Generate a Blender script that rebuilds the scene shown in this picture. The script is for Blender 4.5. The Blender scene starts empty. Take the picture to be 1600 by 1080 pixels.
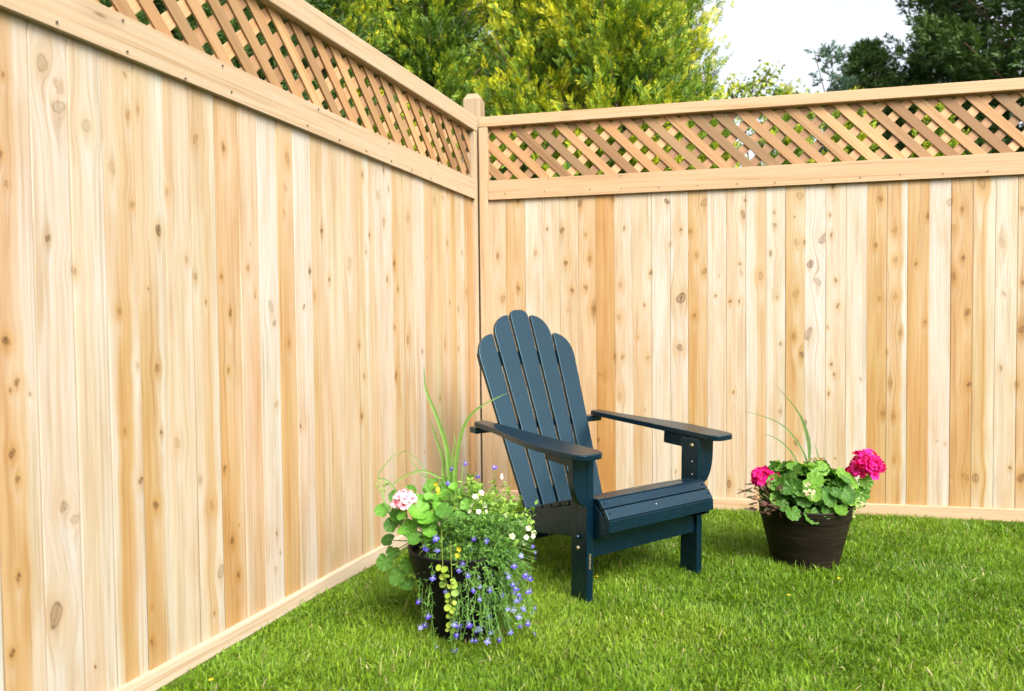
import bpy, math, random
import numpy as np
from mathutils import Vector, Matrix

random.seed(7)
rng = np.random.default_rng(7)
sc = bpy.context.scene
COL = sc.collection
PI = math.pi

# ------------------------------------------------------------------ camera
FPX = 1133.127
CX, CY = 800 - 1.15, 540 + 10.46
_yaw, _pit, _rol = np.radians([-11.91527839, -1.84445447, -0.60323983])
CAM = np.array([1.00046531, -3.90637224, 0.96408313])
CD = np.array([math.sin(_yaw)*math.cos(_pit), math.cos(_yaw)*math.cos(_pit), math.sin(_pit)])
CR = np.array([math.cos(_yaw), -math.sin(_yaw), 0.0])
CU = np.cross(CR, CD)
_c, _s = math.cos(_rol), math.sin(_rol)
CR, CU = _c*CR + _s*CU, -_s*CR + _c*CU
cam_data = bpy.data.cameras.new("camera")
cam = bpy.data.objects.new("camera", cam_data)
COL.objects.link(cam)
sc.camera = cam
cam_data.sensor_width = 36.0
cam_data.lens = FPX/1600*36
cam_data.shift_x = (800-CX)/1600
cam_data.shift_y = (CY-540)/1600
cam_data.clip_end = 500
cam_data.clip_start = 0.05
m = Matrix.Identity(4)
for i in range(3):
    m[i][0], m[i][1], m[i][2], m[i][3] = CR[i], CU[i], -CD[i], CAM[i]
cam.matrix_world = m
cam_data.dof.use_dof = True
cam_data.dof.focus_distance = 2.85
cam_data.dof.aperture_fstop = 2.8

# ------------------------------------------------------------------ light: bright overcast
SUN_EL, SUN_AZ = 42.0, -38.0      # azimuth measured from -Y towards +X
world = bpy.data.worlds.new("World")
sc.world = world
world.use_nodes = True
wn = world.node_tree.nodes; wl = world.node_tree.links
bg = wn["Background"]
sky = wn.new("ShaderNodeTexSky")
sky.sky_type = 'NISHITA'
sky.sun_disc = False
sky.sun_elevation = math.radians(SUN_EL)
sky.dust_density = 6.0
sky.air_density = 1.4
sky.ozone_density = 1.0
hs = wn.new("ShaderNodeHueSaturation")
hs.inputs["Saturation"].default_value = 0.34
hs.inputs["Value"].default_value = 1.0
wl.new(sky.outputs[0], hs.inputs["Color"])
wl.new(hs.outputs[0], bg.inputs["Color"])
bg.inputs["Strength"].default_value = 0.15
sd = bpy.data.lights.new("sun", 'SUN')
sun = bpy.data.objects.new("sun", sd)
COL.objects.link(sun)
sd.energy = 1.5
sd.angle = math.radians(28)
sd.color = (1.0, 0.94, 0.85)
_el, _az = math.radians(SUN_EL), math.radians(40)
SDIR = Vector((math.cos(_el)*math.sin(_az-0.0), -math.cos(_el)*math.cos(_az), math.sin(_el)))
sun.rotation_euler = SDIR.to_track_quat('Z', 'Y').to_euler()
sky.sun_rotation = math.atan2(SDIR.x, SDIR.y)
sc.view_settings.view_transform = 'Standard'
sc.view_settings.look = 'None'
sc.view_settings.exposure = 1.33
sc.view_settings.gamma = 1.0
sc.render.engine = 'CYCLES'
sc.cycles.max_bounces = 8
sc.cycles.transparent_max_bounces = 6

# ------------------------------------------------------------------ helpers
def ray(x, y):
    return CD + (x-CX)/FPX*CR - (y-CY)/FPX*CU
def at(x, y, depth):
    """point seen at photo pixel x, y at this distance along the view axis"""
    return CAM + ray(x, y)*depth
def onplane(x, y, p0, n):
    k = ray(x, y); t = ((np.asarray(p0, float)-CAM) @ n)/(k @ n)
    return CAM + t*k
def depth_of(p):
    return float((np.asarray(p, float)-CAM) @ CD)

def tag(o, label=None, cat=None, group=None, kind=None):
    if label: o['label'] = label
    if cat: o['category'] = cat
    if group: o['group'] = group
    if kind: o['kind'] = kind
    return o

def empty(name, loc=(0, 0, 0), rot=(0, 0, 0)):
    o = bpy.data.objects.new(name, None)
    o.location = loc; o.rotation_euler = rot
    o.empty_display_size = 0.1
    COL.objects.link(o)
    return o

def unit(v):
    v = np.asarray(v, float)
    return v/max(np.linalg.norm(v), 1e-9)

class MB:
    """collects shapes and links them as one mesh object"""
    def __init__(self):
        self.v = []; self.f = []; self.m = []; self.c = []
    def add(self, vs, fs, mi=0, col=(1, 1, 1)):
        b = len(self.v)
        self.v += [tuple(map(float, p)) for p in vs]
        for f in fs:
            self.f.append([b+i for i in f]); self.m.append(mi)
        self.c += [tuple(col)]*len(vs) if not (len(col) and hasattr(col[0], '__len__')) else [tuple(x) for x in col]
        return self
    def box(self, x0, x1, y0, y1, z0, z1, mi=0, col=(1, 1, 1), fr=None):
        vs = [(x, y, z) for z in (z0, z1) for y in (y0, y1) for x in (x0, x1)]
        if fr is not None:
            o, a, b, c = fr
            vs = [np.asarray(o)+x*np.asarray(a)+y*np.asarray(b)+z*np.asarray(c) for x, y, z in vs]
        return self.add(vs, [(0, 2, 3, 1), (4, 5, 7, 6), (0, 1, 5, 4), (2, 6, 7, 3), (0, 4, 6, 2), (1, 3, 7, 5)], mi, col)
    def prism(self, outline, o, a, b, c, h, mi=0, col=(1, 1, 1)):
        """outline in the (a, b) plane from o, extruded h along c"""
        o, a, b, c = map(lambda q: np.asarray(q, float), (o, a, b, c))
        n = len(outline)
        vs = [o+x*a+y*b for x, y in outline]+[o+x*a+y*b+h*c for x, y in outline]
        fs = [tuple(range(n-1, -1, -1)), tuple(range(n, 2*n))]+[(i, (i+1) % n, n+(i+1) % n, n+i) for i in range(n)]
        return self.add(vs, fs, mi, col)
    def tube(self, pts, rad, n=8, mi=0, col=(1, 1, 1), cap=True):
        pts = [np.asarray(p, float) for p in pts]
        if not hasattr(rad, '__len__'): rad = [rad]*len(pts)
        vs = []; fs = []
        up = np.array([0.13, 0.21, 0.97])
        for i, p in enumerate(pts):
            t = unit(pts[min(i+1, len(pts)-1)]-pts[max(i-1, 0)])
            s = np.cross(t, up)
            if np.linalg.norm(s) < 0.15: s = np.cross(t, np.array([1, 0.1, 0]))
            s = unit(s); w = np.cross(s, t)
            for k in range(n):
                a = 2*PI*k/n
                vs.append(p+rad[i]*(math.cos(a)*s+math.sin(a)*w))
        for i in range(len(pts)-1):
            for k in range(n):
                fs.append((i*n+k, i*n+(k+1) % n, (i+1)*n+(k+1) % n, (i+1)*n+k))
        if cap:
            fs.append(tuple(range(n-1, -1, -1))); fs.append(tuple(range((len(pts)-1)*n, len(pts)*n)))
        return self.add(vs, fs, mi, col)
    def lathe(self, prof, n=48, mi=0, col=(1, 1, 1), c=(0, 0, 0)):
        vs = [(c[0]+r*math.cos(2*PI*k/n), c[1]+r*math.sin(2*PI*k/n), c[2]+z) for r, z in prof for k in range(n)]
        fs = [(i*n+k, i*n+(k+1) % n, (i+1)*n+(k+1) % n, (i+1)*n+k) for i in range(len(prof)-1) for k in range(n)]
        return self.add(vs, fs, mi, col)
    def build(self, name, mats, parent=None, smooth=False, bevel=0, loc=None):
        me = bpy.data.meshes.new(name)
        me.from_pydata(self.v, [], self.f)
        if not isinstance(mats, (list, tuple)): mats = [mats]
        for q in mats: me.materials.append(q)
        me.polygons.foreach_set('material_index', self.m)
        a = me.color_attributes.new('Col', 'FLOAT_COLOR', 'POINT')
        a.data.foreach_set('color', np.hstack([np.array(self.c, float), np.ones((len(self.c), 1))]).astype(np.float32).ravel())
        if smooth: me.polygons.foreach_set('use_smooth', [True]*len(self.f))
        me.update()
        o = bpy.data.objects.new(name, me)
        COL.objects.link(o)
        if parent is not None: o.parent = parent
        if bevel:
            md = o.modifiers.new('bevel', 'BEVEL'); md.width = bevel; md.segments = 2; md.limit_method = 'ANGLE'
            md.angle_limit = math.radians(40); md.harden_normals = False
        return o

def fast_mesh(name, V, loops_per_face, loop_idx, mats, attrs=None, parent=None, smooth=False, link=True):
    """numpy mesh: V (n,3); loops_per_face (f,); loop_idx flat"""
    me = bpy.data.meshes.new(name)
    me.vertices.add(len(V)); me.vertices.foreach_set('co', np.asarray(V, np.float32).ravel())
    lp = np.asarray(loops_per_face, np.int32)
    me.loops.add(len(loop_idx)); me.loops.foreach_set('vertex_index', np.asarray(loop_idx, np.int32))
    me.polygons.add(len(lp))
    st = np.zeros(len(lp), np.int32); st[1:] = np.cumsum(lp)[:-1]
    me.polygons.foreach_set('loop_start', st)
    try: me.polygons.foreach_set('loop_total', lp)
    except Exception: pass
    for k, (typ, data) in (attrs or {}).items():
        if typ == 'col':
            a = me.color_attributes.new(k, 'FLOAT_COLOR', 'POINT')
            a.data.foreach_set('color', np.hstack([data, np.ones((len(data), 1))]).astype(np.float32).ravel())
        elif typ == 'vec':
            a = me.attributes.new(k, 'FLOAT_VECTOR', 'POINT'); a.data.foreach_set('vector', np.asarray(data, np.float32).ravel())
        else:
            a = me.attributes.new(k, 'FLOAT', 'POINT'); a.data.foreach_set('value', np.asarray(data, np.float32).ravel())
    for q in (mats if isinstance(mats, (list, tuple)) else [mats]): me.materials.append(q)
    if smooth: me.polygons.foreach_set('use_smooth', np.ones(len(lp), bool))
    me.update(calc_edges=True); me.validate()
    if not link: return me
    o = bpy.data.objects.new(name, me); COL.objects.link(o)
    if parent is not None: o.parent = parent
    return o

def snoise(x, y, seed, freq=1.0, octaves=3):
    """smooth value-like noise from summed sines, about -1..1"""
    r = np.random.default_rng(seed)
    out = np.zeros(np.broadcast(x, y).shape); amp = 1.0; tot = 0
    for o in range(octaves):
        for k in range(4):
            a = r.uniform(0, 2*PI); f = freq*r.uniform(0.6, 1.4); ph = r.uniform(0, 2*PI)
            out = out+amp*np.sin((x*math.cos(a)+y*math.sin(a))*f*2*PI+ph+1.3*np.sin((x*math.sin(a)-y*math.cos(a))*f*PI+ph*2))
            tot += amp*0.6
        amp *= 0.55; freq *= 2.1
    return out/tot

# ------------------------------------------------------------------ materials
def mat(name, rough=0.6, spec=0.5):
    mt = bpy.data.materials.new(name); mt.use_nodes = True
    nt = mt.node_tree; b = nt.nodes["Principled BSDF"]
    b.inputs["Roughness"].default_value = rough
    b.inputs["Specular IOR Level"].default_value = spec
    return mt, nt, b
def nd(nt, t, **k):
    n = nt.nodes.new(t)
    for a, v in k.items(): setattr(n, a, v)
    return n
def mapping(nt, src, scale, loc=(0, 0, 0)):
    mp = nd(nt, "ShaderNodeMapping"); mp.inputs["Scale"].default_value = scale; mp.inputs["Location"].default_value = loc
    nt.links.new(src, mp.inputs["Vector"]); return mp.outputs[0]
def noise(nt, vec, scale=1.0, detail=3, rough=0.55, dist=0.0):
    n = nd(nt, "ShaderNodeTexNoise"); n.inputs["Scale"].default_value = scale; n.inputs["Detail"].default_value = detail
    n.inputs["Roughness"].default_value = rough; n.inputs["Distortion"].default_value = dist
    nt.links.new(vec, n.inputs["Vector"]); return n.outputs[0]
def ramp(nt, fac, stops):
    r = nd(nt, "ShaderNodeValToRGB"); e = r.color_ramp.elements
    while len(e) < len(stops): e.new(0.5)
    for k, (p, c) in enumerate(stops):
        e[k].position = p; e[k].color = (c if hasattr(c, '__len__') else (c, c, c))+((1,) if hasattr(c, '__len__') and len(c) == 3 else ()) if hasattr(c, '__len__') else (c, c, c, 1)
    nt.links.new(fac, r.inputs[0]); return r.outputs[0]
def mix(nt, a, b, fac=1.0, mode='MULTIPLY'):
    mx = nd(nt, "ShaderNodeMix", data_type='RGBA', blend_type=mode)
    for s, v in ((0, fac), (6, a), (7, b)):
        if hasattr(v, 'is_output'): nt.links.new(v, mx.inputs[s])
        else: mx.inputs[s].default_value = v if not hasattr(v, '__len__') else tuple(v)+(1,)*(4-len(v))
    return mx.outputs[2]
def attr(nt, name):
    a = nd(nt, "ShaderNodeAttribute"); a.attribute_name = name; return a
def bump(nt, b, h, strength=0.2, dist=0.002):
    bp = nd(nt, "ShaderNodeBump"); bp.inputs["Strength"].default_value = strength; bp.inputs["Distance"].default_value = dist
    nt.links.new(h, bp.inputs["Height"]); nt.links.new(bp.outputs[0], b.inputs["Normal"])

def board_material():
    mt, nt, b = mat("cedar_boards", 0.62, 0.3)
    g = attr(nt, "guv").outputs["Vector"]; c = attr(nt, "Col").outputs["Color"]
    fine = noise(nt, mapping(nt, g, (300, 4, 13)), 1, 4, 0.7)
    mid = noise(nt, mapping(nt, g, (120, 1.6, 7)), 1, 4, 0.6, 0.3)
    broad = noise(nt, mapping(nt, g, (14, 2.2, 3)), 1, 3, 0.5, 0.4)
    c1 = mix(nt, c, ramp(nt, fine, [(0.25, (0.81, 0.76, 0.69)), (0.5, (0.99, 0.985, 0.98)), (0.75, (1.07, 1.08, 1.10))]))
    c2 = mix(nt, c1, ramp(nt, mid, [(0.30, (0.76, 0.66, 0.53)), (0.42, (0.95, 0.92, 0.87)), (0.6, (1.04, 1.06, 1.09)), (0.78, (0.92, 0.87, 0.80))]))
    c3 = mix(nt, c2, ramp(nt, broad, [(0.3, (0.92, 0.84, 0.73)), (0.5, (1.0, 1.0, 1.0)), (0.7, (1.05, 1.07, 1.10))]))
    nt.links.new(c3, b.inputs["Base Color"])
    bump(nt, b, fine, 0.25, 0.0008)
    return mt

def rail_material(name, base, axis='X', knot=True, seed=0.0, tint=1.0):
    """sawn cedar with the grain running along the object's axis"""
    mt, nt, b = mat(name, 0.62, 0.3)
    g = attr(nt, "guv").outputs["Vector"]; c = attr(nt, "Col").outputs["Color"]
    # guv: x across, y along, z seed
    wob = noise(nt, mapping(nt, g, (3, 1.3, 1)), 1, 2)
    fine = noise(nt, mapping(nt, g, (480, 8, 11), (seed, 0, 0)), 1, 3, 0.6)
    mid = noise(nt, mapping(nt, g, (80, 1.2, 5), (seed, seed, 0)), 1, 4, 0.6, 0.5)
    c1 = mix(nt, base, c)
    c1 = mix(nt, c1, ramp(nt, fine, [(0.25, (0.88, 0.85, 0.80)), (0.75, (1.05, 1.05, 1.05))]))
    c2 = mix(nt, c1, ramp(nt, mid, [(0.30, (0.74, 0.64, 0.50)), (0.43, (0.96, 0.92, 0.86)), (0.6, (1.03, 1.04, 1.06)), (0.78, (0.90, 0.82, 0.73))]))
    out = c2
    if knot:
        vo = nd(nt, "ShaderNodeTexVoronoi", feature='F1'); vo.inputs["Scale"].default_value = 1
        nt.links.new(mapping(nt, g, (9, 2.6, 3), (seed*3+0.3, seed, 0)), vo.inputs["Vector"])
        k = ramp(nt, vo.outputs["Distance"], [(0.0, 0.35), (0.05, 0.05), (0.085, 0.8), (0.24, 1.0)])
        kc = mix(nt, (0.30, 0.17, 0.09), (1, 1, 1), k, 'MIX')
        out = mix(nt, c2, kc)
    nt.links.new(out, b.inputs["Base Color"])
    bump(nt, b, fine, 0.25, 0.0008)
    return mt

def leaf_material(name, trans=0.35, rough=0.5, var=0.12, spec=0.4):
    mt, nt, b = mat(name, rough, spec)
    c = attr(nt, "Col").outputs["Color"]
    gm = nd(nt, "ShaderNodeNewGeometry")
    n = noise(nt, gm.outputs["Position"], 60, 2)
    c2 = mix(nt, c, ramp(nt, n, [(0.3, 1-var), (0.7, 1+var)]))
    nt.links.new(c2, b.inputs["Base Color"])
    tr = nd(nt, "ShaderNodeBsdfTranslucent"); nt.links.new(mix(nt, c2, (1.25, 1.3, 0.6)), tr.inputs["Color"])
    ms = nd(nt, "ShaderNodeMixShader"); ms.inputs[0].default_value = trans
    nt.links.new(b.outputs[0], ms.inputs[1]); nt.links.new(tr.outputs[0], ms.inputs[2])
    nt.links.new(ms.outputs[0], nt.nodes["Material Output"].inputs["Surface"])
    return mt

def plain(name, col, rough=0.5, metal=0.0, spec=0.5, var=0.1, scale=40):
    mt, nt, b = mat(name, rough, spec)
    gm = nd(nt, "ShaderNodeTexCoord")
    n = noise(nt, gm.outputs["Object"], scale, 3)
    nt.links.new(mix(nt, col, ramp(nt, n, [(0.3, 1-var), (0.7, 1+var)])), b.inputs["Base Color"])
    b.inputs["Metallic"].default_value = metal
    return mt

M_BOARD = board_material()
M_RAIL_R = rail_material("cedar_rail_gold", (0.395, 0.275, 0.165), seed=1.7)
M_RAIL_L = rail_material("cedar_rail_pale", (0.395, 0.310, 0.215), seed=4.1)
M_LATT = rail_material("cedar_lattice", (0.320, 0.205, 0.105), seed=7.9, knot=False)
M_NAIL = plain("nail_steel", (0.045, 0.03, 0.02), 0.7, 0.0)
M_LEAF = leaf_material("leaf")
M_PETAL = leaf_material("petal", 0.3, 0.6, 0.06, 0.2)
M_GRASSB = leaf_material("grass_blade", 0.28, 0.5, 0.1, 0.3)
M_CEDAR = leaf_material("cedar_foliage", 0.22, 0.55, 0.1, 0.3)
M_STEM = leaf_material("stem", 0.1, 0.5, 0.1)

def paint_material():
    mt, nt, b = mat("navy_paint", 0.30, 0.66)
    b.inputs["Specular Tint"].default_value = (0.5, 0.85, 1, 1)
    tc = nd(nt, "ShaderNodeTexCoord")
    g = attr(nt, "guv").outputs["Vector"]
    streak = noise(nt, mapping(nt, g, (260, 5, 9)), 1, 4, 0.65)
    blot = noise(nt, tc.outputs["Object"], 9, 4, 0.6)
    c = mix(nt, ramp(nt, blot, [(0.3, (0.0007, 0.0070, 0.0150)), (0.7, (0.0012, 0.0105, 0.0220))]),
            ramp(nt, streak, [(0.3, 0.75), (0.5, 1.0), (0.72, 1.25)]))
    nt.links.new(c, b.inputs["Base Color"])
    nt.links.new(ramp(nt, streak, [(0.3, 0.34), (0.7, 0.24)]), b.inputs["Roughness"])
    bump(nt, b, streak, 0.25, 0.0008)
    return mt
M_PAINT = paint_material()
M_BOLT = plain("brass_bolt", (0.34, 0.29, 0.17), 0.45, 0.8)
M_ZINC = plain("zinc_plate", (0.5, 0.5, 0.5), 0.4, 0.9)

# ------------------------------------------------------------------ ground and lawn
DLX = -0.15423766
DL = np.array([math.sin(DLX), -math.cos(DLX), 0.0])    # along the left fence, away from the corner
NL = np.array([math.cos(DLX), math.sin(DLX), 0.0])     # out of the left fence, into the yard
Z3 = np.array([0, 0, 1.0])

def gmat(name, c0, c1, sc_):
    mt, nt, b = mat(name, 0.95, 0.1)
    gm = nd(nt, "ShaderNodeNewGeometry")
    n = noise(nt, gm.outputs["Position"], sc_, 6, 0.65)
    nt.links.new(ramp(nt, n, [(0.3, c0), (0.7, c1)]), b.inputs["Base Color"])
    bump(nt, b, n, 0.5, 0.02)
    return mt
M_SOILG = gmat("lawn_soil", (0.035, 0.045, 0.012), (0.075, 0.11, 0.022), 26)
def gz(x, y):
    return 0.006*snoise(np.asarray(x, float), np.asarray(y, float), 5, 0.9, 2)
def make_ground():
    xs = np.concatenate([np.linspace(-150, -6, 12), np.linspace(-5, 6, 90), np.linspace(7, 150, 12)])
    ys = np.concatenate([np.linspace(-60, -7, 8), np.linspace(-6, 4, 80), np.linspace(5, 250, 16)])
    X, Y = np.meshgrid(xs, ys)
    Z = gz(X, Y)
    V = np.stack([X.ravel(), Y.ravel(), Z.ravel()], 1)
    nx = len(xs); i, j = np.meshgrid(np.arange(nx-1), np.arange(len(ys)-1))
    a = (j*nx+i).ravel()
    F = np.stack([a, a+1, a+nx+1, a+nx], 1)
    o = fast_mesh('ground', V, np.full(len(F), 4), F.ravel(), M_SOILG, smooth=True)
    tag(o, 'soil and thatch under the lawn', 'ground', kind='structure')
make_ground()

POTL = np.array([0.368, -1.70]); POTR = np.array([1.557, -0.80])
def make_grass(N=430000):
    x = rng.uniform(-1.25, 3.3, int(N*2.3)); y = rng.uniform(-2.75, -0.0, int(N*2.3))
    t = x*NL[0]+y*NL[1]
    dep = (np.stack([x, y, np.zeros_like(x)], 1)-CAM) @ CD
    lat = ((np.stack([x, y, np.zeros_like(x)], 1)-CAM) @ CR)/dep
    ok = (t > 0.016) & (y < -0.006) & (dep > 1.25) & (np.abs(lat) < 0.86)
    ok &= ((x-POTL[0])**2+(y-POTL[1])**2 > 0.092**2) & ((x-POTR[0])**2+(y-POTR[1])**2 > 0.125**2)
    p1 = snoise(x, y, 11, 1.1, 3); p2 = snoise(x, y, 12, 4.0, 3); p3 = snoise(x, y, 13, 0.7, 2)
    ok &= rng.random(len(x)) < np.clip(0.85+0.25*p2, 0.3, 1)
    x, y, t, p1, p2, p3 = [q[ok][:N] for q in (x, y, t, p1, p2, p3)]
    n = len(x)
    # longer where the mower cannot reach (along the kick boards, round the pots)
    edge = np.exp(-np.minimum(t, -y)/0.05)
    potd = np.minimum(np.hypot(x-POTL[0], y-POTL[1])-0.09, np.hypot(x-POTR[0], y-POTR[1])-0.125)
    edge = np.maximum(edge*0.35, np.exp(-potd/0.05)*0.5)
    h = rng.gamma(9, 1/9, n)*(0.0225+0.0045*p2+0.003*p1)*(1+0.6*edge)
    h = h*np.clip(0.42+t/0.16, 0.42, 1)*np.clip(0.62-y/0.22, 0.62, 1)
    h = np.clip(h, 0.008, 0.075)
    long_ = rng.random(n) < 0.02; h[long_] *= 1.5
    w = rng.uniform(0.0009, 0.0020, n)
    wide = rng.random(n) < 0.10; w[wide] *= 1.9
    comb = snoise(x, y, 14, 1.6, 2)*2.6
    az = np.where(rng.random(n) < 0.45, comb+rng.normal(0, 0.8, n), rng.uniform(0, 2*PI, n))
    lean = np.abs(rng.normal(0.85, 0.5, n)); lean = np.clip(lean, 0.1, 2.0)
    dx, dy = np.cos(az), np.sin(az)
    fa = az+PI/2+rng.normal(0, 0.6, n); fx, fy = np.cos(fa), np.sin(fa)
    z0 = gz(x, y)
    V = np.zeros((n, 7, 3))
    for k, s in enumerate((0.0, 0.42, 0.78, 1.0)):
        a = lean*s*1.15
        hx = h*s*np.sin(a*0.75); hz = h*s*np.cos(a*0.75)
        cx, cy, cz = x+dx*hx, y+dy*hx, z0+hz-0.003
        ww = w*(1.0, 0.95, 0.6, 0)[k]
        if k < 3:
            V[:, 2*k] = np.stack([cx-fx*ww, cy-fy*ww, cz], 1)
            V[:, 2*k+1] = np.stack([cx+fx*ww, cy+fy*ww, cz], 1)
        else:
            V[:, 6] = np.stack([cx, cy, cz], 1)
    b = (np.arange(n)*7)[:, None]
    L = b+np.array([0, 1, 3, 2, 2, 3, 5, 4, 4, 5, 6])[None]
    lp = np.tile([4, 4, 3], n)
    # colour of each blade
    g0 = np.array([0.070, 0.165, 0.010]); g1 = np.array([0.200, 0.355, 0.016]); g2 = np.array([0.34, 0.47, 0.045]); dd = np.array([0.46, 0.40, 0.20])
    q = np.clip(0.50+0.24*p1+0.14*p2+rng.normal(0.0, 0.33, n), 0, 1.15)[:, None]
    c = g0*(1-q)+g1*q
    ly = np.clip(p3*0.45+0.25*p1+rng.normal(-0.08, 0.30, n), 0, 0.9)[:, None]
    c = c*(1-ly)+g2*ly
    dead = (rng.random(n) < 0.025+0.05*np.clip(p1*p3, 0, 1)); c *= 0.87; c[dead] = dd*rng.uniform(0.6, 1.1, (dead.sum(), 1))
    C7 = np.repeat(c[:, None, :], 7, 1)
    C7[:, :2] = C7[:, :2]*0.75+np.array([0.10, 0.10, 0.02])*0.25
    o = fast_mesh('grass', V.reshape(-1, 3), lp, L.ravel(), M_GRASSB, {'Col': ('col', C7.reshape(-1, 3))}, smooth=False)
    tag(o, 'short bright green mown lawn grass', 'grass', kind='stuff')
make_grass()

# ------------------------------------------------------------------ fence
TONE = 0.775*np.array([[0.520, 0.480, 0.415], [0.512, 0.435, 0.330], [0.495, 0.375, 0.235], [0.455, 0.298, 0.135], [0.410, 0.235, 0.075]])
def tone_col(t, pink):
    t = np.clip(t, 0, 1)*4; i = np.clip(t.astype(int), 0, 3); f = (t-i)[..., None]
    c = TONE[i]*(1-f)+TONE[i+1]*f
    return c*(1+pink[..., None]*np.array([0.015, -0.020, -0.015]))

def sstep(a, b, x):
    t = np.clip((x-a)/(b-a), 0, 1); return t*t*(3-2*t)

def board_panel(parent, org, da, nrm, edges, z0, z1, tones, knots, flip, seed):
    """tongue-and-groove boards: a along the fence, z up; carved edges, real board thickness"""
    VV = []; LL = []; NN = []; CC = []; GG = []; base = 0
    r = np.random.default_rng(seed)
    nv = int((z1-z0)/0.0042)
    zz = np.linspace(z0, z1, nv)
    for bi in range(len(edges)-1):
        a0, a1 = edges[bi], edges[bi+1]
        w = a1-a0
        nu = max(8, int(w/0.0032))
        uu = np.concatenate([[0.0003, 0.0020], np.linspace(0.0036, w-0.0036, nu), [w-0.0020, w-0.0003]])
        e0, e1_ = r.choice([0.0004, 0.0014, 0.0030], 2)
        dd = np.concatenate([[e0, e0*0.1], np.zeros(nu), [e1_*0.1, e1_]])
        off = r.normal(0, 0.0007)
        U, Zg = np.meshgrid(uu, zz); D = np.tile(dd, (nv, 1))+off
        A = a0+U
        # knots of this board
        ks = [k for k in knots if a0-0.01 < k[0] < a1+0.01]
        for _ in range(r.integers(0, 2) if ks else r.integers(1, 5)):
            ks.append((r.uniform(a0+0.01, a1-0.01), r.uniform(z0, z1), abs(r.normal(0.002, 0.002))+0.0025, r.uniform(0.35, 0.95)))
        Mx = A.copy(); dark = np.zeros_like(A); halo = np.zeros_like(A); pale = np.zeros_like(A)
        wob = 0.006*snoise(Zg*1.0, A*0.4, seed*31+bi, 0.8, 2)+0.0022*snoise(Zg, A*0.5, seed*17+bi, 3.1, 2)
        tear = r.uniform(1.15, 1.9, len(ks)); ori = r.normal(0, 0.35, len(ks))
        for (ka, kz, kr, kd), te, oa in zip(ks, tear, ori):
            da_, dz_ = A-ka, Zg-kz
            push = kr*np.exp(-(dz_/(kr*4.5))**2)*1.5
            Mx = Mx-np.sign(da_)*np.minimum(push*np.exp(-np.abs(da_)/(kr*4)), np.abs(da_)*0.9)
            e1 = da_*math.cos(oa)+dz_*math.sin(oa); e2 = (-da_*math.sin(oa)+dz_*math.cos(oa))/te
            th_ = np.arctan2(e2, e1)
            jit = 0.88+0.10*np.sin(2*th_+kz*40)+0.07*np.sin(3*th_+ka*90)
            d = np.hypot(e1, e2)/(kr*jit)
            core = 1-sstep(0.86, 1.06, d)
            rim = np.exp(-((d-0.90)/0.13)**2)
            ring = 0.5+0.5*np.sin(d*13+kz*70)
            crack = np.exp(-(e1/(kr*0.09+0.0006))**2)*(d < 0.85)*(kd > 0.6)
            k_ = kd*(0.38*core+0.55*rim+0.16*core*ring+0.45*crack+0.25*(1-sstep(0.2, 0.5, d))*(kd > 0.75))
            tail_ = 0.30*kd*np.exp(-(da_/(kr*0.30+0.0008))**2)*np.exp(-np.abs(dz_+kr*1.5)/(kr*3.2))
            dark = np.maximum(dark, np.maximum(k_, tail_))
            halo = np.maximum(halo, (0.35+0.5*kd)*np.exp(-(np.hypot(da_/1.5, dz_/2.8)/(kr*1.15))**2))
            pale = np.maximum(pale, 0.6*np.exp(-((da_)/(kr*1.3))**2)*np.exp(-((dz_+kr*5*te)/(kr*3.5))**2))
        tl, bl = tones[bi] if bi < len(tones) else None, None
        if isinstance(tl, tuple): tl, bl = tl
        if tl is None:
            q = r.uniform(0.05, 0.85); tl = [q, q+r.normal(0, 0.15), q+r.normal(0, 0.2)]
        if bl is None: bl = tl
        if flip: tl, bl = tl[::-1], bl[::-1]
        uw = np.clip((U+wob+(Mx-A)*1.2)/w, 0, 1)
        def band(st):
            st = np.asarray(st, float); n = len(st)
            if n == 1: return np.full_like(uw, st[0])
            out = np.full_like(uw, st[0])
            for k in range(1, n):
                pos = k/n+0.06*math.sin(bi*7+k*3)
                out = out+(st[k]-st[k-1])*sstep(pos-0.11, pos+0.11, uw)
            return out
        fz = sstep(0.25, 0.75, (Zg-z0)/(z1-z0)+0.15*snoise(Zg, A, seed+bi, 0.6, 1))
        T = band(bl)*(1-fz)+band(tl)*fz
        T = T+0.10*snoise(Mx*9, Zg*0.55, seed*5+bi, 1.0, 3)+0.40*halo-0.25*pale
        # darker resin streaks
        st = snoise(Mx*34, Zg*0.5, seed*9+bi, 1.0, 2)
        T = T+0.16*np.clip(st-0.45, 0, 1)
        pink = snoise(Mx*6, Zg*0.9, seed*3+bi+77, 1.0, 2)+r.normal(0, 0.7)
        c = tone_col(T, pink)
        kc = np.array([0.080, 0.036, 0.016])
        dk = np.clip(dark, 0, 1)[..., None]
        c = c*(1-dk)+kc*dk*1.0
        hole = np.clip((dark-0.93)/0.07, 0, 1)[..., None]; c = c*(1-hole)+0.02*hole
        # tongue-and-groove shadow line is geometry; a thin weathered edge stays pale
        P = org[None, None]+A[..., None]*da+Zg[..., None]*Z3-(D)[..., None]*nrm
        ncol = len(uu)
        VV.append(P.reshape(-1, 3)); CC.append(c.reshape(-1, 3))
        GG.append(np.stack([Mx-a0+bi*0.37, Zg, np.full_like(A, bi*3.7+seed)], -1).reshape(-1, 3))
        i, j = np.meshgrid(np.arange(ncol-1), np.arange(nv-1)); q = (j*ncol+i).ravel()+base
        LL.append(np.stack([q, q+1, q+ncol+1, q+ncol], 1)); base += nv*ncol
        # solid back of the board
        bx = []
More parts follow.
